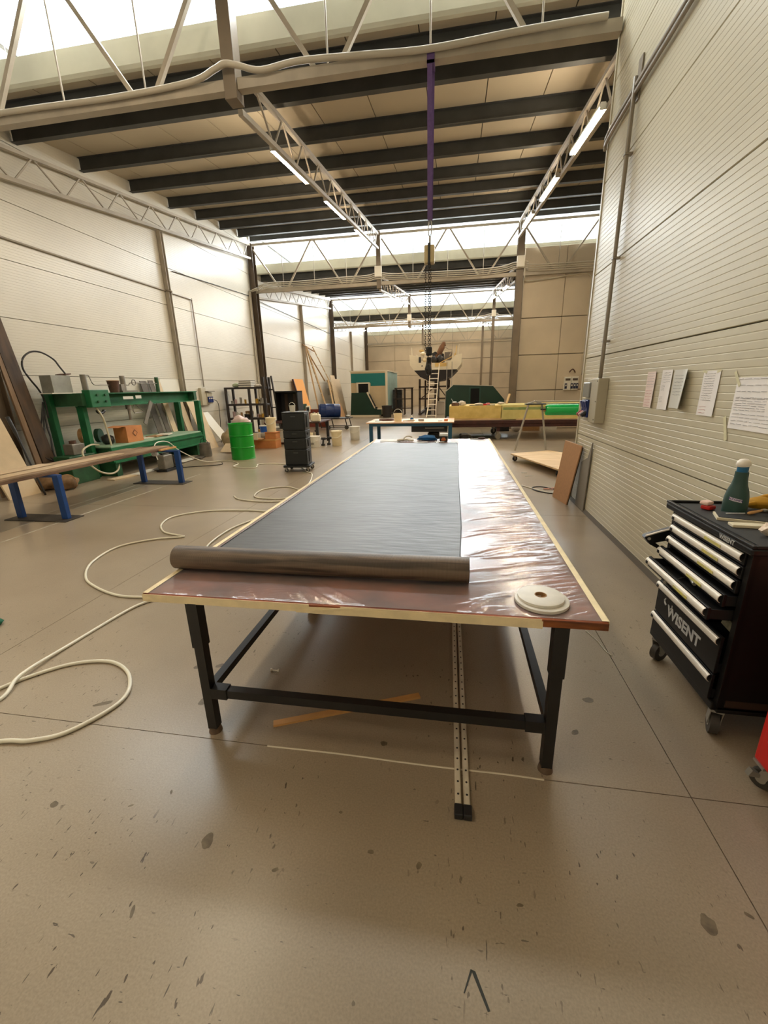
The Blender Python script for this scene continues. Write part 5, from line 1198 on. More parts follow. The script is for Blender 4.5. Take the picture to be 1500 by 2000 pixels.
bm = B(); cyl(bm, (XC+.85, 25.9, 0), (XC+1.05, 26.0, 1.55), .05, n=8); tag(obj('leaning_prop', bm, m_stand), 'grey leaning prop beside the boat cradle', 'pole')
for k, (x, y, sx, sz, m_, lb_) in enumerate(((XC+.15, 27.2, .8, .75, m_glovew, 'pale covered crate under the sailing boat'), (XC-.45, 26.9, .35, .4, m_dark, 'dark bin under the sailing boat'))):
    o_ = thing('crate', lb_, 'crate', (x, y, 0)); obj('box', bx(B(), x-sx/2, x+sx/2, y-.2, y+.2, 0, sz, .02), m_, o_); obj('lid', bx(B(), x-sx/2-.02, x+sx/2+.02, y-.22, y+.22, sz, sz+.04, .01), m_, o_)
la = thing('ladder', 'aluminium ladder leaning against the sailing boat stern', 'ladder', (-1.3, 23.6, 0))
m_lad = mat('ladder_aluminium', (222, 210, 190), .4, metal=.2)
f0, f1, t0, t1 = Vector((-1.57, 23.55, 0)), Vector((-1.03, 23.5, 0)), Vector((-1.50, 25.95, 2.95)), Vector((-.98, 25.95, 2.95))
f0m, f1m = f0.lerp(t0, .18)+Vector((.06, 0, 0)), f1.lerp(t1, .18)-Vector((.04, 0, 0))
for a, mid, b in ((f0, f0m, t0), (f1, f1m, t1)):
    bm = B(); bar(bm, a, mid, .045, .07); bar(bm, mid, b, .045, .07); obj('stile', bm, m_lad, la)
for k in range(10):
    s_ = .05+.095*k
    a = f0.lerp(t0, s_); b = f1.lerp(t1, s_)
    bm = B(); cyl(bm, a+Vector((.03, 0, 0)), b-Vector((.03, 0, 0)), .024, n=8); obj('rung', bm, m_lad, la, smooth=True)

# ------------------------------------------------------------------ pale booth with teal panel and the green moulding before it
m_booth = mat('booth_panel', (196, 176, 142), .6, var=.08, scale=2)
m_teal = mat('teal_panel', (0, 110, 108), .5, var=.05, scale=4)
m_boside = mat('pale_blue_panel', (160, 194, 190), .55, var=.12, scale=3)
m_bowh = mat('booth_white', (216, 206, 184), .5)
bt3 = thing('paint_booth', 'pale booth with teal upper panel standing at the white wall', 'booth', (-5.2, 28.5, 0))
obj('front_wall', bx(B(), -6.35, -4.12, 26.0, 26.06, .10, 2.63), m_booth, bt3)
bm = B(); prism(bm, [(-6.33, 2.54), (-4.22, 2.54), (-4.22, 1.80), (-5.12, 1.80), (-5.12, 1.98), (-6.33, 2.0)], 'y', 25.985, 26.001); obj('teal_panel', bm, m_teal, bt3)
obj('corner_post', bx(B(), -4.20, -4.08, 25.97, 26.07, .10, 2.68), m_bowh, bt3)
obj('side_wall', bx(B(), -4.14, -4.10, 26.07, 30.6, .35, 2.62), m_boside, bt3)
obj('roof', bx(B(), -6.40, -4.06, 25.98, 30.7, 2.63, 2.70), m_bowh, bt3)
obj('back_wall', bx(B(), -6.35, -4.12, 30.5, 30.6, .10, 2.63), m_booth, bt3)
obj('plinth', bx(B(), -6.35, -4.12, 26.06, 30.5, 0, .10), m_dark, bt3)
fr = obj('window_frame', bx(B(), -6.0, -5.18, 25.94, 26.0, 1.36, 2.02), m_bowh, bt3)
obj('window_opening', bx(B(), -5.88, -5.26, 25.93, 25.945, 1.40, 1.94), mat('doorway_black', (6, 7, 7), .9), fr)
gm = thing('green_moulding', 'dark green sloping moulding standing before the pale booth', 'moulding', (-5.4, 25.4, 0))
bm = B(); prism(bm, [(-6.28, .12), (-6.18, 1.42), (-5.22, 1.42), (-4.78, .50), (-4.40, .46), (-4.40, .12)], 'y', 25.3, 25.9); obj('shell', bm, m_dgreen, gm)
bm = B(); bar(bm, (-5.20, 25.28, 1.45), (-4.74, 25.28, .52), .10, .08, up=(0, 1, 0)); tm_ = obj('edge_trim', bm, m_bowh, gm)
bm = B(); bar(bm, (-5.07, 25.26, 1.33), (-4.72, 25.26, .62), .08, .06, up=(0, 1, 0)); bar(bm, (-4.74, 25.26, .56), (-4.60, 25.26, .54), .09, .06, up=(0, 1, 0)); obj('slot', bm, m_dark, tm_)
obj('edge_trim', bx(B(), -4.62, -4.2, 25.28, 25.36, .44, .52), m_bowh, gm)
obj('skid', bx(B(), -6.3, -4.5, 25.3, 25.9, .0, .12), m_bowh, gm)
bn = thing('waste_bin', 'black bin between the booth corner and the blue table', 'bin', (-4.0, 24.6, 0))
bm = B(); lathe(bm, [(0, 0), (.24, 0), (.30, .62), (.31, .62), (.31, .66), (.27, .66), (.23, .03), (0, .03)], (-3.95, 24.8, 0), 20); obj('tub', bm, m_dark, bn, smooth=True)
bm = B(); tube(bm, [(-3.95+.31*math.cos(a), 24.8+.31*math.sin(a), .665) for a in [2*math.pi*k/20 for k in range(20)]], .015, 6, True); obj('rim', bm, m_dark, bn, smooth='all')
rk = thing('steel_rack', 'dark open steel rack between the booth and the boat', 'rack', (-3.1, 27.3, 0))
for x in (-3.75, -3.20, -2.72):
    for y in (27.0, 27.6): obj('upright', bx(B(), x-.03, x+.03, y-.03, y+.03, 0, 1.62), m_cr, rk)
for z in (.38, .95, 1.58): obj('shelf_frame', bx(B(), -3.78, -2.69, 26.97, 27.03, z, z+.05), m_cr, rk)
obj('top_board', bx(B(), -3.8, -2.66, 26.95, 27.65, 1.62, 1.66), m_cr, rk)
o_ = thing('dark_machine', 'dark cabinet machine beside the open steel rack', 'machine', (-3.75, 28.0, 0)); obj('cabinet', bx(B(), -4.02, -3.45, 27.75, 28.4, 0, 1.55, .02), m_dark, o_)
for k in range(5): obj('vent_slat', bx(B(), -3.98, -3.50, 27.735, 27.751, .95+.1*k, 1.0+.1*k), m_purlin, o_)
# ------------------------------------------------------------------ green press against the white wall
m_gp = mat('green_machine_paint', (26, 104, 62), .45, var=.25, scale=4)
m_gpd = mat('worn_green_paint', (40, 84, 52), .5, var=.35, scale=5)
m_gbed = mat('pale_green_plate', (146, 176, 148), .5, var=.15, scale=3)
m_steel = mat('worn_steel', (134, 128, 118), .45, metal=.4, var=.2, scale=8)
pr = thing('green_press', 'long green bench press frame standing along the white wall', 'press', (-7.4, 9.2, 0))
for x, y in ((-7.40, 7.48), (-7.93, 7.30), (-7.22, 11.15), (-7.85, 11.15)):
    obj('post', bx(B(), x-.075, x+.075, y-.05, y+.05, 0, 1.44 if x > -7.7 else 1.70, .004), m_gp, pr)
bm = B(); bx(bm, -7.42, -7.40, 7.42, 11.2, 1.44, 1.70); bx(bm, -7.48, -7.22, 7.42, 11.2, 1.68, 1.70); bx(bm, -7.48, -7.22, 7.42, 11.2, 1.43, 1.45); bm_ = obj('top_beam', bm, m_gp, pr)
bm = B(); bx(bm, -7.95, -7.93, 7.28, 11.2, 1.44, 1.70); obj('rear_beam', bm, m_gp, pr)
for y in (7.40, 11.1): obj('end_beam', bx(B(), -8.0, -7.22, y-.06, y+.06, 1.46, 1.695), m_gpd, pr)
obj('bed_plate', bx(B(), -7.98, -6.98, 7.55, 10.75, .60, .635, .006), m_gbed, pr)
bm = B(); bx(bm, -7.02, -6.98, 7.55, 10.8, .30, .60); bx(bm, -7.08, -6.94, 7.55, 10.8, .28, .31); bx(bm, -7.08, -6.95, 7.55, 10.8, .50, .53); obj('bed_beam', bm, m_gp, pr)
obj('bed_foot', bx(B(), -7.9, -7.0, 7.6, 7.75, 0, .60), m_gpd, pr); obj('bed_foot', bx(B(), -7.9, -7.0, 10.5, 10.65, 0, .60), m_gpd, pr)
obj('tank', bx(B(), -7.56, -7.20, 6.76, 7.36, .0, .54, .012), m_gpd, pr)
cbx = obj('control_box', bx(B(), -7.28, -7.10, 7.44, 7.92, 1.42, 1.76, .012), m_gp, pr)
for k in range(4):
    bm = B(); y = 7.60+.2*(k % 2); z = 1.53+.13*(k//2); cyl(bm, (-7.10, y, z), (-7.07, y, z), .022, n=10); obj('button', bm, m_gpd, cbx)
bm = B(); cyl(bm, (-7.42, 7.70, 1.70), (-7.42, 7.70, 2.06), .055, n=16); obj('cylinder', bm, m_steel, pr, smooth=True)
bm = B(); cyl(bm, (-7.42, 9.87, 1.70), (-7.42, 9.87, 2.05), .045, n=14); obj('cylinder', bm, m_gpd, pr, smooth=True)
bm = B(); cyl(bm, (-7.45, 8.77, 1.70), (-7.45, 8.77, 2.06), .055, n=14); bx(bm, -7.6, -7.3, 8.55, 9.0, 1.70, 1.74); bx(bm, -7.52, -7.38, 8.62, 8.72, 1.74, 1.88); obj('pump_head', bm, m_steel, pr)
bm = B(); tube(bm, [(-7.36, 9.0+.06*math.cos(a), 1.92+.06*math.sin(a)) for a in [2*math.pi*k/16 for k in range(16)]], .012, 6, True); obj('hand_wheel', bm, m_steel, pr, smooth='all')
bm = B(); cyl(bm, (-7.3, 8.62, 1.44), (-7.3, 8.62, 1.34), .06, n=14); cyl(bm, (-7.3, 8.62, 1.34), (-7.3, 8.62, 1.10), .03, n=12); obj('ram', bm, m_steel, pr, smooth=True)
bm = B(); tube(bm, [(-7.25, 8.75, 1.42), (-7.25, 8.68, 1.30), (-7.25, 8.72, 1.24), (-7.25, 9.02, 1.26), (-7.25, 8.80, 1.42)], .012, 6); obj('lever_frame', bm, m_steel, pr)
bm = B(); bar(bm, (-7.2, 8.92, .98), (-7.2, 9.25, 1.48), .03, .10); obj('lever', bm, m_steel, pr)
obj('nameplate', bx(B(), -7.218, -7.2195+.004, 8.42, 8.72, 1.555, 1.615), mat('nameplate_white', (206, 206, 196), .5), bm_)
obj('nameplate', bx(B(), -7.218, -7.2155, 8.80, 8.98, 1.56, 1.63), mat('nameplate_white', (206, 206, 196), .5), bm_)
for a, b in (((-7.4, 7.74, 2.04), (-7.4, 8.30, 1.86)), ((-7.4, 8.8, 1.86), (-7.4, 9.85, 1.90))):
    bm = B(); tube(bm, smoothpath([a, (a[0], a[1]+.08, a[2]), (a[0], a[1]+.16, b[2]+.01), (b[0], (a[1]+b[1])/2+.1, b[2]), b], 4), .010, 6); obj('oil_pipe', bm, m_steel, pr, smooth='all')
bm = B(); tube(bm, smoothpath([(-7.2, 7.62, 1.42), (-7.12, 7.66, 1.2), (-7.1, 7.68, .9), (-7.08, 7.7, .5), (-7.0, 7.68, .2), (-6.95, 7.45, .10), (-6.95, 7.15, .18), (-7.0, 6.95, .40), (-7.1, 6.98, .62), (-7.2, 7.3, .70), (-7.3, 7.6, .66)], 6), .018, 8); obj('drive_hose', bm, mat('beige_hose', (190, 180, 150), .5), pr, smooth='all')
bm = B(); tube(bm, [(-7.2+.0, 7.72+.09*math.cos(a), 1.36+.06*math.sin(a)) for a in [math.pi+math.pi*k/10 for k in range(11)]], .03, 8); obj('motor_guard', bm, m_dark, pr, smooth='all')
for k in range(3):
    bm = B(); tube(bm, smoothpath([(-7.85, 7.1, 1.55), (-7.8, 6.9+.06*k, 1.1), (-7.75, 6.75+.12*k, .9), (-7.7, 6.72+.1*k, .55), (-7.65, 6.95, .42)], 5), .016, 6); obj('hydraulic_hose', bm, m_dark, pr, smooth='all')

# things on and at the press
tkm = mat('galvanised_tank', (150, 150, 142), .4, metal=.4, var=.2, scale=5)
gt = thing('metal_tank', 'open grey sheet metal tank on top of the green press', 'tank', (-7.6, 7.2, 1.70))
bm = B(); bx(bm, -7.78, -7.52, 7.08, 7.50, 1.715, 2.04, .006); obj('shell', bm, tkm, gt)
bm = B(); rbx(bm, (-7.60, 7.44, 2.06), (.22, .14, .02), .1, .15); obj('lid', bm, m_brown, gt)
bm = B(); bx(bm, -7.82, -7.48, 7.0, 7.52, 1.701, 1.715); obj('white_sheet', bm, m_white, gt)
pipe('black_hose', 'black hose looping high from the metal tank to the press', 'hose', [(-7.55, 7.45, 2.06), (-7.62, 7.42, 2.20), (-7.68, 7.38, 2.34), (-7.72, 7.2, 2.45), (-7.75, 7.02, 2.45), (-7.75, 6.84, 2.33), (-7.75, 6.79, 2.15), (-7.75, 6.88, 1.956), (-7.78, 7.02, 1.773), (-7.80, 7.10, 1.555), (-7.80, 7.09, 1.25)], .016, m_dark, k=6)
br_b = thing('brown_pail', 'rusty brown pail on top of the green press', 'pail', (-7.42, 8.45, 1.70))
bm = B(); lathe(bm, [(0, 0), (.09, 0), (.12, .24), (.125, .25), (.115, .25), (.085, .01), (0, .01)], (-7.42, 8.45, 1.701), 18); obj('tub', bm, m_brown, br_b, smooth=True)
bm = B(); tube(bm, [(-7.42+.122*math.cos(a), 8.45+.122*math.sin(a), 1.95) for a in [2*math.pi*k/18 for k in range(18)]], .008, 6, True); obj('rim', bm, m_card, br_b, smooth='all')
m_oc = mat('orange_carton', (196, 128, 74), .75, var=.12, scale=5)
oc = thing('cardboard_box', 'open orange-brown carton on the green press bed', 'box', (-7.1, 8.3, .64))
obj('carton', bx(B(), -7.38, -7.06, 8.14, 8.62, .636, .98, .004), m_oc, oc)
bm = B(); rbx(bm, (-7.22, 8.04, .99), (.30, .22, .008), 0, .12); obj('flap', bm, m_oc, oc)
bm = B(); rbx(bm, (-7.055, 8.38, .83), (.002, .11, .11), 0, math.pi/4); obj('printed_mark', bm, mat('print_brown', (96, 60, 40), .8), oc)
bm = B(); rbx(bm, (-7.054, 8.38, .83), (.002, .08, .08), 0, math.pi/4); obj('printed_mark', bm, m_oc, oc)
for k, (y, m_, lb_) in enumerate(((7.72, m_card, 'brown disc wheel standing behind the press bed'), (8.12, mat('deep_green_disc', (20, 66, 46), .5), 'dark green disc standing behind the orange carton'))):
    bm = B(); cyl(bm, (-7.8, y, .80 if k else .84), (-7.72, y+.03, .80 if k else .84), .15, n=20); tag(obj('disc_wheel', bm, m_, None, smooth=True), lb_, 'wheel')
bm = B(); lump(bm, (-7.35, 7.92, .735), (.12, .13, .12), 2, .3, 70); tag(obj('dark_motor', bm, m_dark, None, smooth='all'), 'small dark motor next to the orange carton', 'motor')
for k in range(3):
    bm = B(); rbx(bm, (-7.35+.05*k, 9.1+.25*k, .645+.012*k), (.28, .42, .02), .3*k-.2); tag(obj('offcut_piece', bm, m_card if k % 2 else m_glovew), 'flat %s offcut lying loose on the press bed plate' % ['white, nearest the carton,', 'brown middle', 'white, farthest from the carton,'][k], 'offcut', 'offcuts on the press bed')
gr_m = thing('grey_pump_box', 'grey pump casing on the press tank', 'pump', (-7.5, 7.1, .56))
obj('casing', bx(B(), -7.52, -7.30, 6.98, 7.26, .541, .75, .012), m_steel, gr_m)
bm = B(); cyl(bm, (-7.42, 7.12, .75), (-7.42, 7.12, .81), .06, n=14); obj('filler_cap', bm, m_brown, gr_m, smooth=True)

# sheets and boards leaning behind the press
m_mdf = mat('mdf_board', (206, 184, 150), .7, var=.08, scale=5)
m_grb = mat('grey_board_dark', (98, 90, 80), .7, var=.2, scale=6)
boards = [(10.05, 10.27, 1.98, -7.75, m_grb, 'dark grey board leaning behind the press, nearest the pump head'), (10.32, 10.50, 2.0, -7.70, m_grb, 'dark board leaning behind the press, next to the pale one'),
          (10.53, 10.73, 2.02, -7.66, m_mdf, 'pale board leaning behind the press frame'), (11.24, 11.5, 1.55, -7.55, m_mdf, 'short pale board leaning by the far press post'),
          (11.56, 12.15, 1.70, -7.35, m_mdf, 'wide pale board leaning past the far press post'), (12.2, 12.7, 1.05, -7.1, m_white, 'low white board leaning below the blue wall sockets')]
for k, (ya, yb, h, xf0, m_, lb_) in enumerate(boards):
    z0 = .637 if k < 3 else 0.0
    xt = XL+.06+.03*k if k != 4 else XL+.17
    bm = plank_quad((xf0, ya, z0), (xf0, yb, z0), (xt, ya, h), (xt, yb, h), .018, (-1, 0, .2)); tag(obj('leaning_board', bm, m_), lb_, 'board', 'boards leaning behind the press')
bm = plank_quad((-7.99, 10.86, 0), (-7.99, 11.66, 0), (XL+.03, 10.86, 2.05), (XL+.03, 11.66, 2.05), .015, (-1, 0, .05)); tag(obj('white_sheet', bm, m_white), 'white plastic sheet standing behind the leaning boards', 'panel')

# blue wall sockets
ws = thing('wall_socket', 'grey socket box with blue sockets on the white wall', 'socket box', (XL+.06, 12.95, 1.25))
obj('box', bx(B(), XL+.002, XL+.10, 12.66, 12.92, 1.26, 1.80, .008), m_boxg, ws)
obj('side_box', bx(B(), XL+.002, XL+.12, 12.92, 13.22, 1.30, 1.66, .008), m_boxg, ws)
for k in range(3):
    s_ = obj('socket', bx(B(), XL+.12, XL+.16, 12.93+.095*k, 13.015+.095*k, 1.34, 1.52, .006), m_blue, ws)
    obj('flap', bx(B(), XL+.158, XL+.17, 12.95+.095*k, 12.995+.095*k, 1.45, 1.49), m_white, s_)
obj('canopy', bx(B(), XL+.002, XL+.2, 12.88, 13.28, 1.68, 1.70), m_steel, ws)
pipe('cable', 'thin cable hanging from the blue wall sockets to the floor', 'cable', [(XL+.18, 13.2, 1.42), (XL+.25, 13.3, 1.3), (XL+.22, 13.35, .8), (XL+.2, 13.3, .3), (XL+.3, 13.1, .02)], .010, m_dark, k=5)

# long plank bench on blue trestles
m_trb = mat('trestle_blue', (10, 62, 126), .45, var=.12, scale=8)
m_plate = mat('dark_base_plate', (58, 52, 46), .6, var=.2, scale=8)
for k, (y, xa, xb) in enumerate(((4.74, -6.06, -5.32), (7.06, -5.94, -5.14))):
    t2 = thing('trestle', ['blue steel trestle under the plank stack, nearer the brown planks', 'blue steel trestle under the plank stack, nearer the vacuum pump'][k], 'trestle', ((xa+xb)/2, y, 0), 'blue trestles of the plank bench')
    for x in (xa, xb): obj('post', bx(B(), x-.048, x+.048, y-.03, y+.03, .012, .60, .004), m_trb, t2)
    obj('base_plate', bx(B(), xa-.14, xb+.12, y-.14, y+.16, 0, .012), m_plate, t2)
    obj('head_beam', bx(B(), xa-.05, xb+.05, y-.035, y+.035, .60, .632), m_trb, t2)
m_pl = [mat('weathered_plank', (158, 134, 108), .7, rgb2=(122, 98, 74), scale=4, stretch=(3, .6, 1)), mat('brown_plank', (122, 92, 66), .7, rgb2=(92, 66, 46), scale=4, stretch=(3, .6, 1)), mat('light_plank', (196, 172, 140), .7, var=.1, scale=4)]
plk = [(-6.08, -5.86, 3.0, 7.30, .633, .662, 1), (-5.85, -5.63, 3.2, 7.36, .633, .662, 0), (-5.62, -5.40, 3.0, 7.32, .633, .662, 1), (-6.05, -5.74, 2.9, 6.9, .664, .688, 0), (-5.72, -5.42, 3.1, 7.26, .664, .688, 0), (-5.70, -5.50, 3.6, 6.2, .690, .702, 2), (-6.04, -5.80, 3.4, 5.2, .690, .700, 2)]
for k, (x0, x1, y0, y1, z0, z1, mi) in enumerate(plk):
    bm = B(); bx(bm, x0, x1, y0, y1, z0, z1, .003); tag(obj('plank', bm, m_pl[mi]), ['bottom brown plank of the bench stack on the press side', 'bottom grey plank of the bench stack on the blue trestles', 'bottom brown plank of the bench stack on the hose side', 'shorter middle grey plank of the bench stack on the press side', 'longer middle grey plank of the bench stack on the hose side', 'long pale batten on top of the bench stack', 'short pale batten on top of the bench stack'][k], 'plank', 'planks on the blue trestles')
bm = B(); bx(bm, -5.395, -5.35, 6.9, 7.36, .633, .665, .003); tag(obj('yellow_block', bm, m_strip), 'short yellow timber block at the bench end', 'block')
bm = B(); lump(bm, (-5.70, 7.17, .55), (.07, .07, .06), 2, .4, 72); tag(obj('paper_scrap', bm, m_paper, None, smooth='all'), 'white paper scrap hanging under the bench at the trestle', 'paper')
vp = thing('vacuum_pump', 'small grey vacuum pump on the floor behind the blue trestle', 'pump', (-6.3, 8.35, 0))
obj('casing', bx(B(), -6.42, -6.24, 8.10, 8.40, .05, .36, .02), m_steel, vp)
bm = B(); cyl(bm, (-6.22, 8.48, .19), (-6.42, 8.55, .19), .13, n=20); obj('motor', bm, m_dark, vp, smooth=True)
bm = B(); cyl(bm, (-6.21, 8.475, .19), (-6.225, 8.48, .19), .07, n=16); obj('fan_cover', bm, m_whl, vp, smooth=True)
obj('base', bx(B(), -6.46, -6.2, 8.08, 8.66, 0, .05, .005), m_dark, vp)
obj('handle', bx(B(), -6.36, -6.30, 8.14, 8.5, .38, .41, .006), m_dark, vp); obj('handle_post', bx(B(), -6.35, -6.31, 8.16, 8.2, .355, .385), m_dark, vp)
pipe('cable', 'dark cable trailing on the floor from the vacuum pump', 'cable', [(-6.2, 8.6, .01), (-5.9, 8.75, .008), (-5.6, 8.9, .008), (-5.45, 9.05, .008), (-5.6, 9.3, .008)], .008, m_dark, k=6)
for k in range(6):
    y = 7.5+.5*k; bm = B(); rbx(bm, (-6.75+.06*(k % 3), y, .012+.004*k), (.22, .62, .02), .25*(k % 3)-.2); tag(obj('floor_offcut', bm, [m_mdf, m_white, m_grb][k % 3]), 'flat %s offcut on the floor before the press, %s' % (['pale wooden', 'white', 'dark'][k % 3], 'near the green tank' if k < 3 else 'near the far press post'), 'offcut', 'offcuts on the floor before the press')
cn = thing('felt_sack', 'grey metal pail standing by the far press post', 'pail', (-6.6, 10.3, 0))
bm = B(); lathe(bm, [(0, 0), (.15, 0), (.16, .05), (.14, .34), (.15, .36), (.12, .36), (.1, .05), (0, .05)], (-6.62, 10.28, 0), 18); obj('tub', bm, m_steel, cn, smooth=True)
bm = B(); tube(bm, smoothpath([(-6.75, 10.28, .33), (-6.68, 10.25, .46), (-6.56, 10.25, .46), (-6.5, 10.28, .33)], 5), .008, 6); obj('handle', bm, m_dark, cn, smooth='all')

# planks and rolls at the near end of the white wall
m_bp = mat('dark_brown_plank', (84, 64, 46), .7, rgb2=(56, 42, 30), scale=4, stretch=(1, 3, .5))
m_bp2 = mat('mid_brown_plank', (134, 108, 82), .7, rgb2=(104, 82, 60), scale=4, stretch=(1, 3, .5))
for k, (ya, yb, yta, ytb, h, m_, lb_) in enumerate(((6.66, 6.92, 6.56, 6.80, 3.4, m_bp, 'tall dark plank leaning on the white wall beside the press'), (6.52, 6.63, 6.49, 6.545, 3.5, m_bp2, 'tall brown plank leaning on the white wall, next to the dark one'), (5.75, 6.10, 5.65, 6.0, 3.3, m_bp2, 'wide brown plank leaning at the start of the white wall'))):
    bm = plank_quad((-7.62, ya, 0), (-7.62, yb, 0), (XL+.08, yta, h), (XL+.08, ytb, h), .04, (-1, 0, -.2)); tag(obj('leaning_plank', bm, m_), lb_, 'plank', 'planks leaning beside the press')
bm = plank_quad((-7.30, 5.6, 0), (-7.30, 6.15, 0), (XL+.30, 5.5, 1.7), (XL+.30, 6.1, 1.7), .03, (-1, 0, -.3)); tag(obj('pale_sheet', bm, m_mdf), 'pale sheet leaning before the brown planks', 'sheet')
pipe('black_pole', 'black pole standing before the pale sheet by the planks', 'pole', [(-7.05, 6.0, 0), (-7.12, 5.95, .5), (-7.2, 5.92, 1.0), (-7.28, 5.90, 1.35)], [.016]*9+[.03]*4, m_dark, k=4)
for k, (x, y, s_, lb_) in enumerate(((-7.36, 6.40, .9, 'rolled brown carpet at the foot of the planks'), (-7.02, 6.42, .75, 'folded brown carpet before the rolled one'))):
    c_ = thing('carpet_bundle', lb_, 'carpet', (x, y, 0)); bm = B(); lump(bm, (x, y, .17*s_), (.22*s_, .24*s_, .18*s_), 3, .25, 80+k); obj('bundle', bm, mat('brown_carpet', (128, 100, 70), .9, var=.25, scale=12), c_, smooth='all')
    bm = B(); tube(bm, [(x+.23*s_*math.cos(a), y+.05, .17*s_+.19*s_*math.sin(a)) for a in [2*math.pi*q/16 for q in range(16)]], .008, 5, True); obj('tie', bm, m_card, c_)

# ------------------------------------------------------------------ green drum with bag
m_drum = mat('green_drum', (12, 150, 38), .32, var=.05, scale=3, coat=.2)
dm = thing('oil_drum', 'bright green steel drum beside the carton stack', 'drum', (-5.37, 9.98, 0))
bm = B(); R_ = .292; H_ = .885
lathe(bm, [(0, .015), (R_-.004, .015), (R_-.004, 0), (R_+.004, 0), (R_+.004, .018), (R_, .022), (R_, .285), (R_+.012, .295), (R_+.012, .305), (R_, .315), (R_, .575), (R_+.012, .585), (R_+.012, .595), (R_, .605), (R_, H_-.02), (R_+.005, H_-.016), (R_+.005, H_), (R_-.006, H_), (R_-.006, H_-.06), (0, H_-.06)], (-5.37, 9.98, 0), 40); obj('shell', bm, m_drum, dm, smooth=True)
bm = B(); tube(bm, [(-5.37+(R_+.004)*math.cos(a), 9.98+(R_+.004)*math.sin(a), H_) for a in [2*math.pi*k/32 for k in range(32)]], .007, 6, True); obj('rim', bm, m_drum, dm, smooth='all')
bg_ = thing('pink_bag', 'pinkish plastic bag stuffed behind the green drum', 'bag', (-5.6, 10.45, 0))
bm = B(); lump(bm, (-5.62, 10.50, .86), (.23, .17, .18), 3, .35, 90); obj('bag', bm, mat('pink_film', (214, 190, 186), .45), bg_, smooth='all')
obj('support_carton', bx(B(), -5.85, -5.40, 10.32, 10.68, 0, .72, .006), m_card, bg_)
bm = B(); lump(bm, (-6.5, 11.6, .287), (.3, .35, .36), 3, .3, 92); tag(obj('burlap_sack', bm, mat('burlap', (176, 156, 124), .9, var=.2, scale=8), None, smooth='all'), 'beige burlap sack behind the green drum', 'sack')
for k in range(3):
    bm = B(); rbx(bm, (-6.3+.2*k, 10.9+.15*k, .14+.05*k), (.34, .4, .02), .3*k, .5); tag(obj('sheet_offcut', bm, m_mdf), 'pale sheet offcut heaped beside the burlap sack', 'offcut', 'offcuts by the sack')

# ------------------------------------------------------------------ cartons and buckets behind the drum
cs = thing('cardboard_box', 'long brown carton on the floor behind the green drum', 'box', (-5.6, 11.9, 0))
obj('carton', bx(B(), -5.95, -5.25, 11.75, 12.15, 0, .27, .006), m_oc, cs); obj('tape', bx(B(), -5.955, -5.245, 11.745, 12.155, .235, .272), m_strip, cs)
cs = thing('cardboard_box', 'small brown carton stacked on the long carton', 'box', (-5.4, 11.9, .27))
obj('carton', bx(B(), -5.58, -5.24, 11.78, 12.1, .272, .47, .006), m_oc, cs); obj('flap', bx(B(), -5.60, -5.22, 11.76, 12.12, .47, .478), m_oc, cs)
bucket(-5.42, 11.93, .478, .15, .42, 'tall cream bucket standing on the brown cartons')
cs = thing('card_tray', 'brown card tray tilted beside the cream bucket', 'tray', (-5.85, 11.7, .28))
obj('tray', bx(B(), -5.98, -5.62, 11.6, 11.92, .273, .30, .004), m_card, cs); obj('paper', bx(B(), -5.96, -5.72, 11.58, 11.60, .28, .48), m_cream, cs)
bl_ = thing('blue_tub', 'blue and white paint tub next to the carton stack', 'tub', (-5.9, 12.1, .33))
bm = B(); lathe(bm, [(0, 0), (.10, 0), (.115, .17), (.12, .19), (0, .19)], (-5.88, 12.36, .42), 18); obj('tub', bm, mat('tub_blue', (24, 84, 170), .4), bl_, smooth=True)
bm = B(); lathe(bm, [(0, .19), (.122, .19), (.122, .215), (0, .215)], (-5.88, 12.36, .42), 18); obj('lid', bm, m_white, bl_, smooth=True)
obj('stand', bx(B(), -6.05, -5.7, 12.2, 12.5, 0, .42, .006), m_white, bl_)
bm = B(); lump(bm, (-5.74, 12.05, .354), (.11, .085, .10), 2, .4, 95); tag(obj('grey_rag', bm, mat('grey_rag', (170, 164, 154), .9), None, smooth='all'), 'grey rag heap between the blue tub and the tall bucket', 'rag')
wb_ = thing('white_bin', 'white plastic bin behind the dark cabinet tower', 'bin', (-5.3, 12.9, 0))
obj('tub', bx(B(), -5.72, -5.18, 12.7, 13.0, .06, .45, .02), m_white, wb_); obj('lid', bx(B(), -5.74, -5.16, 12.68, 13.02, .45, .485, .01), m_white, wb_); obj('base', bx(B(), -5.7, -5.2, 12.72, 12.98, 0, .06), m_rustb, wb_)

# ------------------------------------------------------------------ dark metal shelving with cans
m_shelf = mat('dark_shelf_steel', (46, 38, 34), .5, var=.2, scale=5)
sh = thing('metal_shelving', 'dark metal shelving loaded with cans near the brown column', 'shelving', (-7.2, 14.4, 0))
for x in (-7.92, -7.05, -6.50):
    for y in (14.0, 14.5): obj('upright', bx(B(), x-.035, x+.035, y-.035, y+.035, 0, 1.80 if x < -6.6 else 2.12), m_shelf, sh)
LV = [.18, .72, 1.20, 1.76]
for z in LV: obj('shelf', bx(B(), -7.95, -6.47, 13.97, 14.53, z-.02, z+.045, .003), m_shelf, sh)
cans = []
rnd = random.Random(5)
palette = [('cream', m_cream), ('white', m_white), ('grey', m_zinc), ('brown', m_card), ('yellow', mat('can_yellow', (206, 160, 60), .5)), ('pink', mat('can_pink', (206, 176, 176), .5)), ('dark', m_dark)]
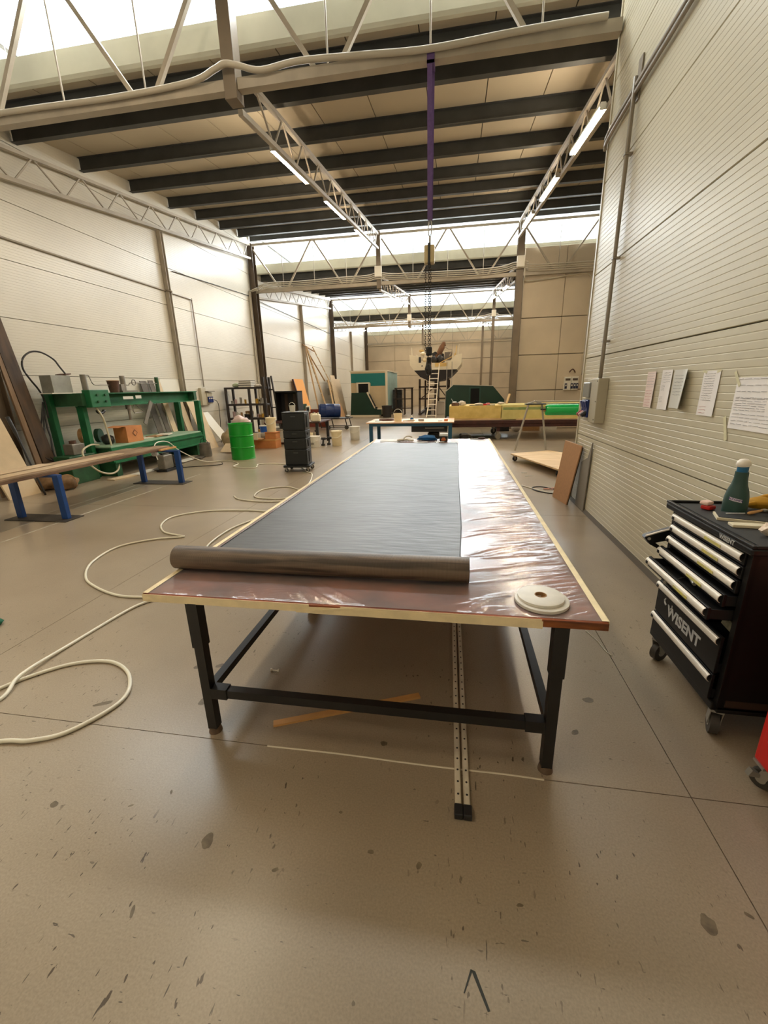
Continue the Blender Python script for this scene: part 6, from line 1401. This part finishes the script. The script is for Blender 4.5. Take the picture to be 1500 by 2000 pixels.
def can(x, y, z, r, h, col, where):
    nm, m_ = palette[col]
    c_ = thing('paint_can', '%s paint can standing on the %s of the metal shelving' % (nm, where), 'can', (x, y, z), 'cans on the metal shelving')
    bm = B(); lathe(bm, [(0, 0), (r, 0), (r*1.03, .004), (r, .01), (r, h-.012), (r*1.04, h-.008), (r*1.04, h), (r*.9, h), (r*.88, h-.006), (0, h-.006)], (x, y, z), 14); obj('body', bm, m_, c_, smooth=True)
    bm = B(); lathe(bm, [(0, h-.006), (r*.8, h-.006), (r*.8, h+.002), (0, h+.002)], (x, y, z), 14); obj('lid', bm, m_zinc if col != 2 else m_white, c_, smooth=True)
for z, where, n in ((.765, 'middle shelf', 11), (1.245, 'upper shelf', 8), (.225, 'bottom shelf', 7)):
    for k in range(n):
        x = -7.82+k*(1.28/n)+rnd.uniform(-.02, .02)
        if abs(x+7.05) < .08: continue
        r = rnd.uniform(.035, .055); can(x, 14.12+rnd.uniform(-.05, .12), z, r, rnd.uniform(.10, .22), rnd.randrange(7), where)
for k, (x, z, w_, h, m_, lb_) in enumerate(((-7.55, .765+.0, .0, .0, m_white, ''),)): pass
bxs = [(-6.78, 1.246, .26, .17, m_white, 'white cow-patterned carton on the upper shelf'), (-7.30, .766, .22, .22, m_card, 'brown carton on the middle shelf'), (-7.62, 1.806, .34, .04, m_white, 'flat white box in the stack on top of the shelving')]
for k, (x, z, w_, h, m_, lb_) in enumerate(bxs[:2]):
    o_ = thing('carton', lb_, 'box', (x, 14.35, z)); obj('box', bx(B(), x-w_/2, x+w_/2, 14.26, 14.46, z, z+h, .004), m_, o_)
    bm = B(); rbx(bm, (x-.02, 14.258, z+h*.55), (.09, .003, .06), .0, 0, .5); obj('print_patch', bm, m_dark if k == 0 else m_cream, o_)
for k in range(3):
    z = 1.806+.072*k; o_ = thing('flat_box', 'flat white box with dark edge in the stack on the shelving, %s' % ['lowest', 'middle', 'topmost'][k], 'box', (-7.2, 14.2, z), 'flat boxes on the shelving')
    obj('box', bx(B(), -7.45+.015*k, -6.98, 14.05, 14.4, z, z+.045, .003), m_white, o_); obj('dark_edge', bx(B(), -7.452+.015*k, -6.978, 14.048, 14.402, z+.045, z+.07, .002), m_shelf, o_)
bm = B(); lump(bm, (-7.62, 14.25, 1.87), (.15, .15, .08), 2, .3, 101); tag(obj('green_bag', bm, mat('pale_green_bag', (170, 180, 150), .7), None, smooth='all'), 'pale green bag on top of the metal shelving', 'bag')
bm = B(); lump(bm, (-6.80, 14.2, 1.846), (.14, .1, .05), 2, .4, 102); tag(obj('white_rag', bm, m_glovew, None, smooth='all'), 'white rag on top of the metal shelving', 'rag')
lf = thing('ladder_rack', 'dark steel ladder rack leaning at the end of the metal shelving', 'rack', (-6.2, 14.3, 0))
for a, b in (((-6.25, 14.1, 0), (-6.46, 14.2, 2.15)), ((-5.98, 14.0, 0), (-6.28, 14.2, 2.15)), ((-5.80, 14.0, 0), (-6.10, 14.15, 1.25)), ((-5.7, 14.1, 0), (-6.0, 14.2, 1.0))):
    bm = B(); bar(bm, a, b, .05); obj('bar', bm, m_shelf, lf)
for z in (.5, 1.1, 1.7):
    bm = B(); bar(bm, (-6.25-.1*z, 14.13+.04*z, z), (-5.98-.14*z, 14.05+.08*z, z), .04); obj('rung', bm, m_shelf, lf)

# ------------------------------------------------------------------ dark cabinet tower on casters
m_tw = mat('dark_green_cabinet', (8, 14, 12), .42, var=.15, scale=6)
tw = thing('cabinet_tower', 'tall dark cabinet tower of stacked tool cases on a caster board', 'cabinet', (-3.3, 8.35, 0))
rzt = .10
ctr = Vector((-3.27, 8.42, 0))
def tbox(x0, x1, y0, y1, z0, z1, bev=.004):
    bm = B(); bx(bm, x0, x1, y0, y1, z0, z1, bev); xf(bm, Matrix.Translation(ctr) @ Matrix.Rotation(rzt, 4, 'Z')); return bm
obj('caster_board', tbox(-.28, .28, -.24, .24, .10, .145), m_tw, tw)
for k, (z0, z1) in enumerate(((.15, .47), (.475, .70), (.705, .86), (.865, 1.205))):
    c_ = obj('case', tbox(-.235, .235, -.20, .20, z0, z1, .01), m_tw, tw)
    obj('drawer_front', tbox(-.215, .215, -.208, -.20, z0+.02, z1-.02, .003), m_tw, c_)
    obj('grip', tbox(-.05, .05, -.222, -.207, z1-.075, z1-.055, .004), m_purlin, c_)
    obj('side_latch', tbox(.233, .248, -.05, .07, z0+.05, z1-.05, .004), m_mat, c_)
obj('top_lid', tbox(-.24, .24, -.205, .205, 1.207, 1.23, .006), m_tw, tw)
for dx in (-.23, .23):
    for dy in (-.19, .19):
        p = ctr+Vector((dx*math.cos(rzt)-dy*math.sin(rzt), dx*math.sin(rzt)+dy*math.cos(rzt), 0)); caster(p.x, p.y, .042, .026, .5+dx, tw, zt=.10, m_w=m_dark)
bucket(-3.30, 8.36, 1.23, .062, .13, 'small white bucket with raised handle on the cabinet tower', lid=False, handle='up', m_=m_white)
bm = B(); rbx(bm, (-3.15, 8.48, 1.237), (.16, .03, .012), .2); tag(obj('white_strip', bm, m_paper), 'thin white strip lying on the cabinet tower', 'strip')

# ------------------------------------------------------------------ table with jugs, black box, barrel cart
t4 = thing('side_table', 'dark side table with jugs behind the cabinet tower', 'table', (-4.8, 13.0, 0))
obj('tabletop', bx(B(), -5.9, -4.08, 12.45, 13.75, .67, .71, .004), m_rustb, t4)
for x in (-5.8, -4.2):
    for y in (12.55, 13.65): obj('leg', bx(B(), x-.04, x+.04, y-.04, y+.04, 0, .67), m_dark, t4)
bb = thing('open_cabinet', 'black open-fronted cabinet standing on the side table', 'cabinet', (-5.38, 13.4, .71))
bm = B(); bx(bm, -5.78, -5.0, 13.6, 13.65, .71, 1.62); bx(bm, -5.78, -5.74, 13.2, 13.6, .71, 1.62); bx(bm, -5.04, -5.0, 13.2, 13.6, .71, 1.62); bx(bm, -5.78, -5.0, 13.2, 13.65, 1.60, 1.64); obj('shell', bm, mat('black_box', (12, 11, 10), .6), bb)
for x in (-5.55, -5.25): obj('inner_strip', bx(B(), x-.05, x+.05, 13.58, 13.6, .8, 1.55), m_bp, bb)
m_jug = mat('white_jug', (224, 214, 190), .45)
jg = thing('plastic_jug', 'white plastic jug on the side table next to the blue barrel', 'jug', (-4.22, 12.62, .71))
obj('body', bx(B(), -4.36, -4.10, 12.54, 12.70, .712, .93, .03), m_jug, jg)
bm = B(); cyl(bm, (-4.16, 12.62, .93), (-4.16, 12.62, .985), .028, n=12); obj('cap', bm, m_jug, jg, smooth=True)
bm = B(); tube(bm, smoothpath([(-4.33, 12.62, .92), (-4.31, 12.62, .965), (-4.25, 12.62, .97), (-4.22, 12.62, .925)], 4), .012, 8); obj('handle', bm, m_jug, jg, smooth='all')
jg = thing('plastic_jug', 'yellowish plastic jug standing behind the white one', 'jug', (-4.40, 12.9, .71)); obj('body', bx(B(), -4.5, -4.30, 12.82, 12.98, .712, .95, .03), m_cream, jg)
bm = B(); cyl(bm, (-4.4, 12.9, .95), (-4.4, 12.9, .99), .03, n=12); obj('cap', bm, m_dark, jg, smooth=True)
wg = thing('scale_display', 'scale display on a thin post on the side table', 'scale', (-4.47, 12.6, .71))
obj('base', bx(B(), -4.56, -4.40, 12.52, 12.68, .711, .73, .005), m_white, wg)
bm = B(); cyl(bm, (-4.46, 12.6, .73), (-4.46, 12.6, 1.0), .014, n=8); obj('post', bm, m_white, wg)
hd = obj('display', bx(B(), -4.53, -4.40, 12.57, 12.62, 1.0, 1.19, .012), m_white, wg); obj('screen', bx(B(), -4.51, -4.42, 12.564, 12.571, 1.03, 1.15), m_dark, hd)
pk = thing('pink_roll', 'white roll with pink end standing beside the scale', 'roll', (-4.62, 12.6, .71))
bm = B(); lathe(bm, [(0, 0), (.07, 0), (.075, .01), (.075, .22), (.06, .24), (0, .24)], (-4.64, 12.56, .712), 16); obj('roll', bm, m_jug, pk, smooth=True)
bm = B(); cyl(bm, (-4.64+.03, 12.485, .80), (-4.64+.03, 12.495, .80), .05, n=14); obj('end_mark', bm, mat('pink_mark', (206, 90, 100), .6), pk)
bm = B(); lathe(bm, [(0, 0), (.05, 0), (.05, .12), (.02, .17), (.02, .20), (0, .20)], (-5.75, 12.6, .712), 14); tag(obj('white_flask', bm, m_jug, None, smooth=True), 'white flask at the wall end of the side table', 'flask')
# buckets on the floor
bucket(-4.14, 12.08, 0, .165, .33, 'squat cream bucket with dark label before the side table', m_=m_white)
bucket(-4.45, 12.32, 0, .165, .40, 'cream bucket half hidden behind the cabinet tower side')
bucket(-3.55, 12.40, 0, .165, .45, 'tall cream bucket standing alone on the open floor')
bucket(-3.32, 13.85, 0, .17, .45, 'paler cream bucket behind the lone tall bucket', m_=m_white)
bm = B(); bx(bm, -4.22, -4.12, 11.905, 11.912, .10, .125); tag(obj('bucket_label', bm, m_dark), 'small dark label strip on the squat cream bucket', 'label')
for k, (x, lb_) in enumerate(((-4.42, 'white canister under the side table'), (-4.70, 'grey canister under the side table'))):
    o_ = thing('canister', lb_, 'canister', (x, 13.0, 0)); obj('body', bx(B(), x-.08, x+.08, 12.95, 13.1, 0, .36, .03), m_jug if k == 0 else m_zinc, o_)
    bm = B(); cyl(bm, (x, 13.02, .36), (x, 13.02, .41), .03, n=10); obj('cap', bm, m_dark, o_, smooth=True)
for k, (x, y) in enumerate(((-3.98, 12.35), (-3.85, 12.55))):
    o_ = thing('power_drill', ['dark cordless drill standing on the floor beside the squat bucket', 'dark cordless drill on the floor between the buckets'][k], 'drill', (x, y, 0))
    bm = B(); bx(bm, x-.05, x+.05, y-.04, y+.04, 0, .06, .008); obj('battery', bm, m_dark, o_)
    bm = B(); bar(bm, (x, y, .05), (x+.02, y, .19), .04, .05); obj('grip', bm, m_dark, o_)
    bm = B(); cyl(bm, (x-.04, y, .215), (x+.09, y, .215), .038, n=12); cyl(bm, (x+.09, y, .215), (x+.14, y, .215), .02, n=10); obj('body', bm, m_dark, o_, smooth=True)

m_bar = mat('blue_barrel', (14, 46, 104), .3, var=.06, scale=3)
br2 = thing('blue_barrel', 'blue plastic barrel lying on the hand cart', 'barrel', (-5.2, 17.8, .45))
bm = B(); lathe(bm, [(0, .02), (.24, .02), (.25, 0), (.275, .02), (.285, .06), (.285, .24), (.295, .26), (.285, .28), (.285, .60), (.295, .62), (.285, .64), (.28, .84), (.26, .88), (.25, .87), (0, .86)], (0, 0, 0), 28)
xf(bm, Matrix.Translation((-5.72, 17.55, .80)) @ Matrix.Rotation(math.radians(22), 4, 'Z') @ Matrix.Rotation(math.radians(92), 4, 'Y')); obj('shell', bm, m_bar, br2, smooth=True)
bm = B(); tube(bm, [(-5.73+.27*math.cos(a)*math.sin(-.38), 17.55+.27*math.cos(a)*math.cos(-.38), .80+.27*math.sin(a)) for a in [2*math.pi*k/24 for k in range(24)]], .014, 6, True); obj('rim', bm, m_bar, br2, smooth='all')
ct = thing('hand_cart', 'low dark tube cart carrying the blue barrel', 'cart', (-5.1, 17.9, 0))
obj('deck', bx(B(), -5.95, -4.45, 17.45, 18.35, .44, .48, .005), m_shelf, ct)
for x, y in ((-5.75, 17.55), (-5.2, 17.55), (-4.6, 17.55), (-5.75, 18.25), (-4.6, 18.25)):
    bm = B(); bar(bm, (x, y, .44), (x+.08, y, .06), .035); obj('leg', bm, m_shelf, ct)
for y in (17.55, 18.25):
    bm = B(); bar(bm, (-5.7, y, .10), (-4.5, y, .10), .03); obj('rail', bm, m_shelf, ct)
for x in (-5.35, -4.55):
    bm = B(); cyl(bm, (x, 17.5, .09), (x, 17.54, .09), .09, n=16); obj('wheel', bm, m_whl, ct, smooth=True)
bm = B(); lump(bm, (-4.58, 17.9, .53), (.12, .12, .06), 2, .3, 110); tag(obj('grey_canister', bm, m_zinc, None, smooth='all'), 'grey cloth bundle at the free end of the hand cart', 'bundle')
# boards and frames leaning by the wall
ofb = thing('foam_board', 'orange foam board leaning on the white wall', 'board', (-7.7, 20.3, 0))
obj('board', plank_quad((-7.45, 20.7, 0), (-7.45, 21.95, 0), (XL+.14, 20.65, 2.2), (XL+.14, 21.95, 2.2), .07, (-1, 0, -.2)), mat('orange_foam', (232, 164, 88), .8), ofb)
obj('dark_edge', plank_quad((-7.445, 20.62, 0), (-7.445, 20.70, 0), (XL+.145, 20.57, 2.2), (XL+.145, 20.65, 2.2), .07, (-1, 0, -.2)), m_rustb, ofb)
tag(obj('painted_board', plank_quad((-7.2, 19.4, 0), (-7.2, 20.7, 0), (-7.4, 19.4, 1.0), (-7.4, 20.7, 1.0), .03, (-1, 0, -.2)), m_dgreen), 'low dark green board before the orange foam board', 'board')
tag(obj('painted_board', bx(B(), -6.9, -5.9, 18.9, 18.95, 0, .80), mat('red_brown_board', (124, 54, 36), .7)), 'red-brown board standing behind the jugs', 'board')
m_tim = mat('raw_timber', (206, 176, 136), .7, var=.12, scale=5)
def timber(a, b, label, w_=.06, blocks=0, m_=None):
    t5 = thing('raw_timber', label, 'timber', (a[0], a[1], a[2])); bm = B(); bar(bm, a, b, w_, w_*.6); obj('beam', bm, m_ or m_tim, t5)
    for k in range(blocks):
        p = Vector(a).lerp(Vector(b), (k+1)/(blocks+1)); bm = B(); rbx(bm, p, (.07, .09, .07)); obj('clip', bm, m_white, t5)
    return t5
timber((-7.2, 24.0, 0), (XL+.1, 22.98, 3.92), 'tall pale timber with white clips leaning on the white wall', .10, 7)
timber((-7.4, 22.92, 0), (XL+.08, 22.81, 4.0), 'tall pale timber leaning closest to the slim wall post', .07)
timber((-7.95, 23.1, 3.6), (-7.75, 25.2, 2.15), 'slanting brown strut between the two tall timbers', .06, 0, m_card)
timber((-7.9, 23.75, 3.95), (-7.4, 25.7, 1.7), 'long slanting timber with white clips beside the strut', .05, 4)
timber((-7.0, 24.6, 0), (-7.55, 25.2, 2.2), 'pale timber of the leaning A shape, wall post side', .09)
timber((-7.0, 26.3, 0), (-7.6, 25.2, 2.2), 'pale timber of the leaning A shape, column side', .09, 3)
timber((XL+.12, 22.4, 3.95), (XL+.12, 24.2, 3.75), 'brown cross bar joining the timber tops', .06, 0, m_card)
for k, (ya, yb, h, xf0, m_, lb_) in enumerate(((27.6, 28.5, 2.5, -6.9, m_mdf, 'tall pale board leaning before the brown column near the booth'), (28.6, 29.7, 2.3, -6.7, m_mdf, 'second pale board leaning next to the booth'),)):
    bm = plank_quad((-6.75, ya-3.4, 0), (-6.70, yb-3.5, 0), (XL+.45, ya-1.6, h), (XL+.5, yb-1.7, h), .03, (-1, 0, -.2)); tag(obj('leaning_board', bm, m_), lb_, 'board', 'boards leaning near the booth')
bm = plank_quad((-6.35, 23.6, 0), (-6.35, 24.5, 0), (-6.72, 23.7, .75), (-6.68, 24.5, .9), .03, (-1, 0, -.2)); tag(obj('short_board', bm, m_card), 'short brown board leaning before the pale boards', 'board')
sk_ = thing('wall_switch', 'small grey switch box on the white wall by the column', 'switch', (XL+.05, 27.0, 1.3)); obj('box', bx(B(), XL+.002, XL+.12, 26.8, 27.15, 1.3, 1.75, .01), m_zinc, sk_); obj('socket', bx(B(), XL+.12, XL+.16, 26.85, 27.1, 1.38, 1.55, .008), m_dark, sk_)

bm = B(); lump(bm, (-3.405, 2.25, .022), (.075, .05, .028), 2, .4, 130); tag(obj('green_rag', bm, mat('green_cloth', (14, 92, 62), .8), None, smooth='all'), 'small dark green rag on the floor beyond the near hose loop', 'rag')
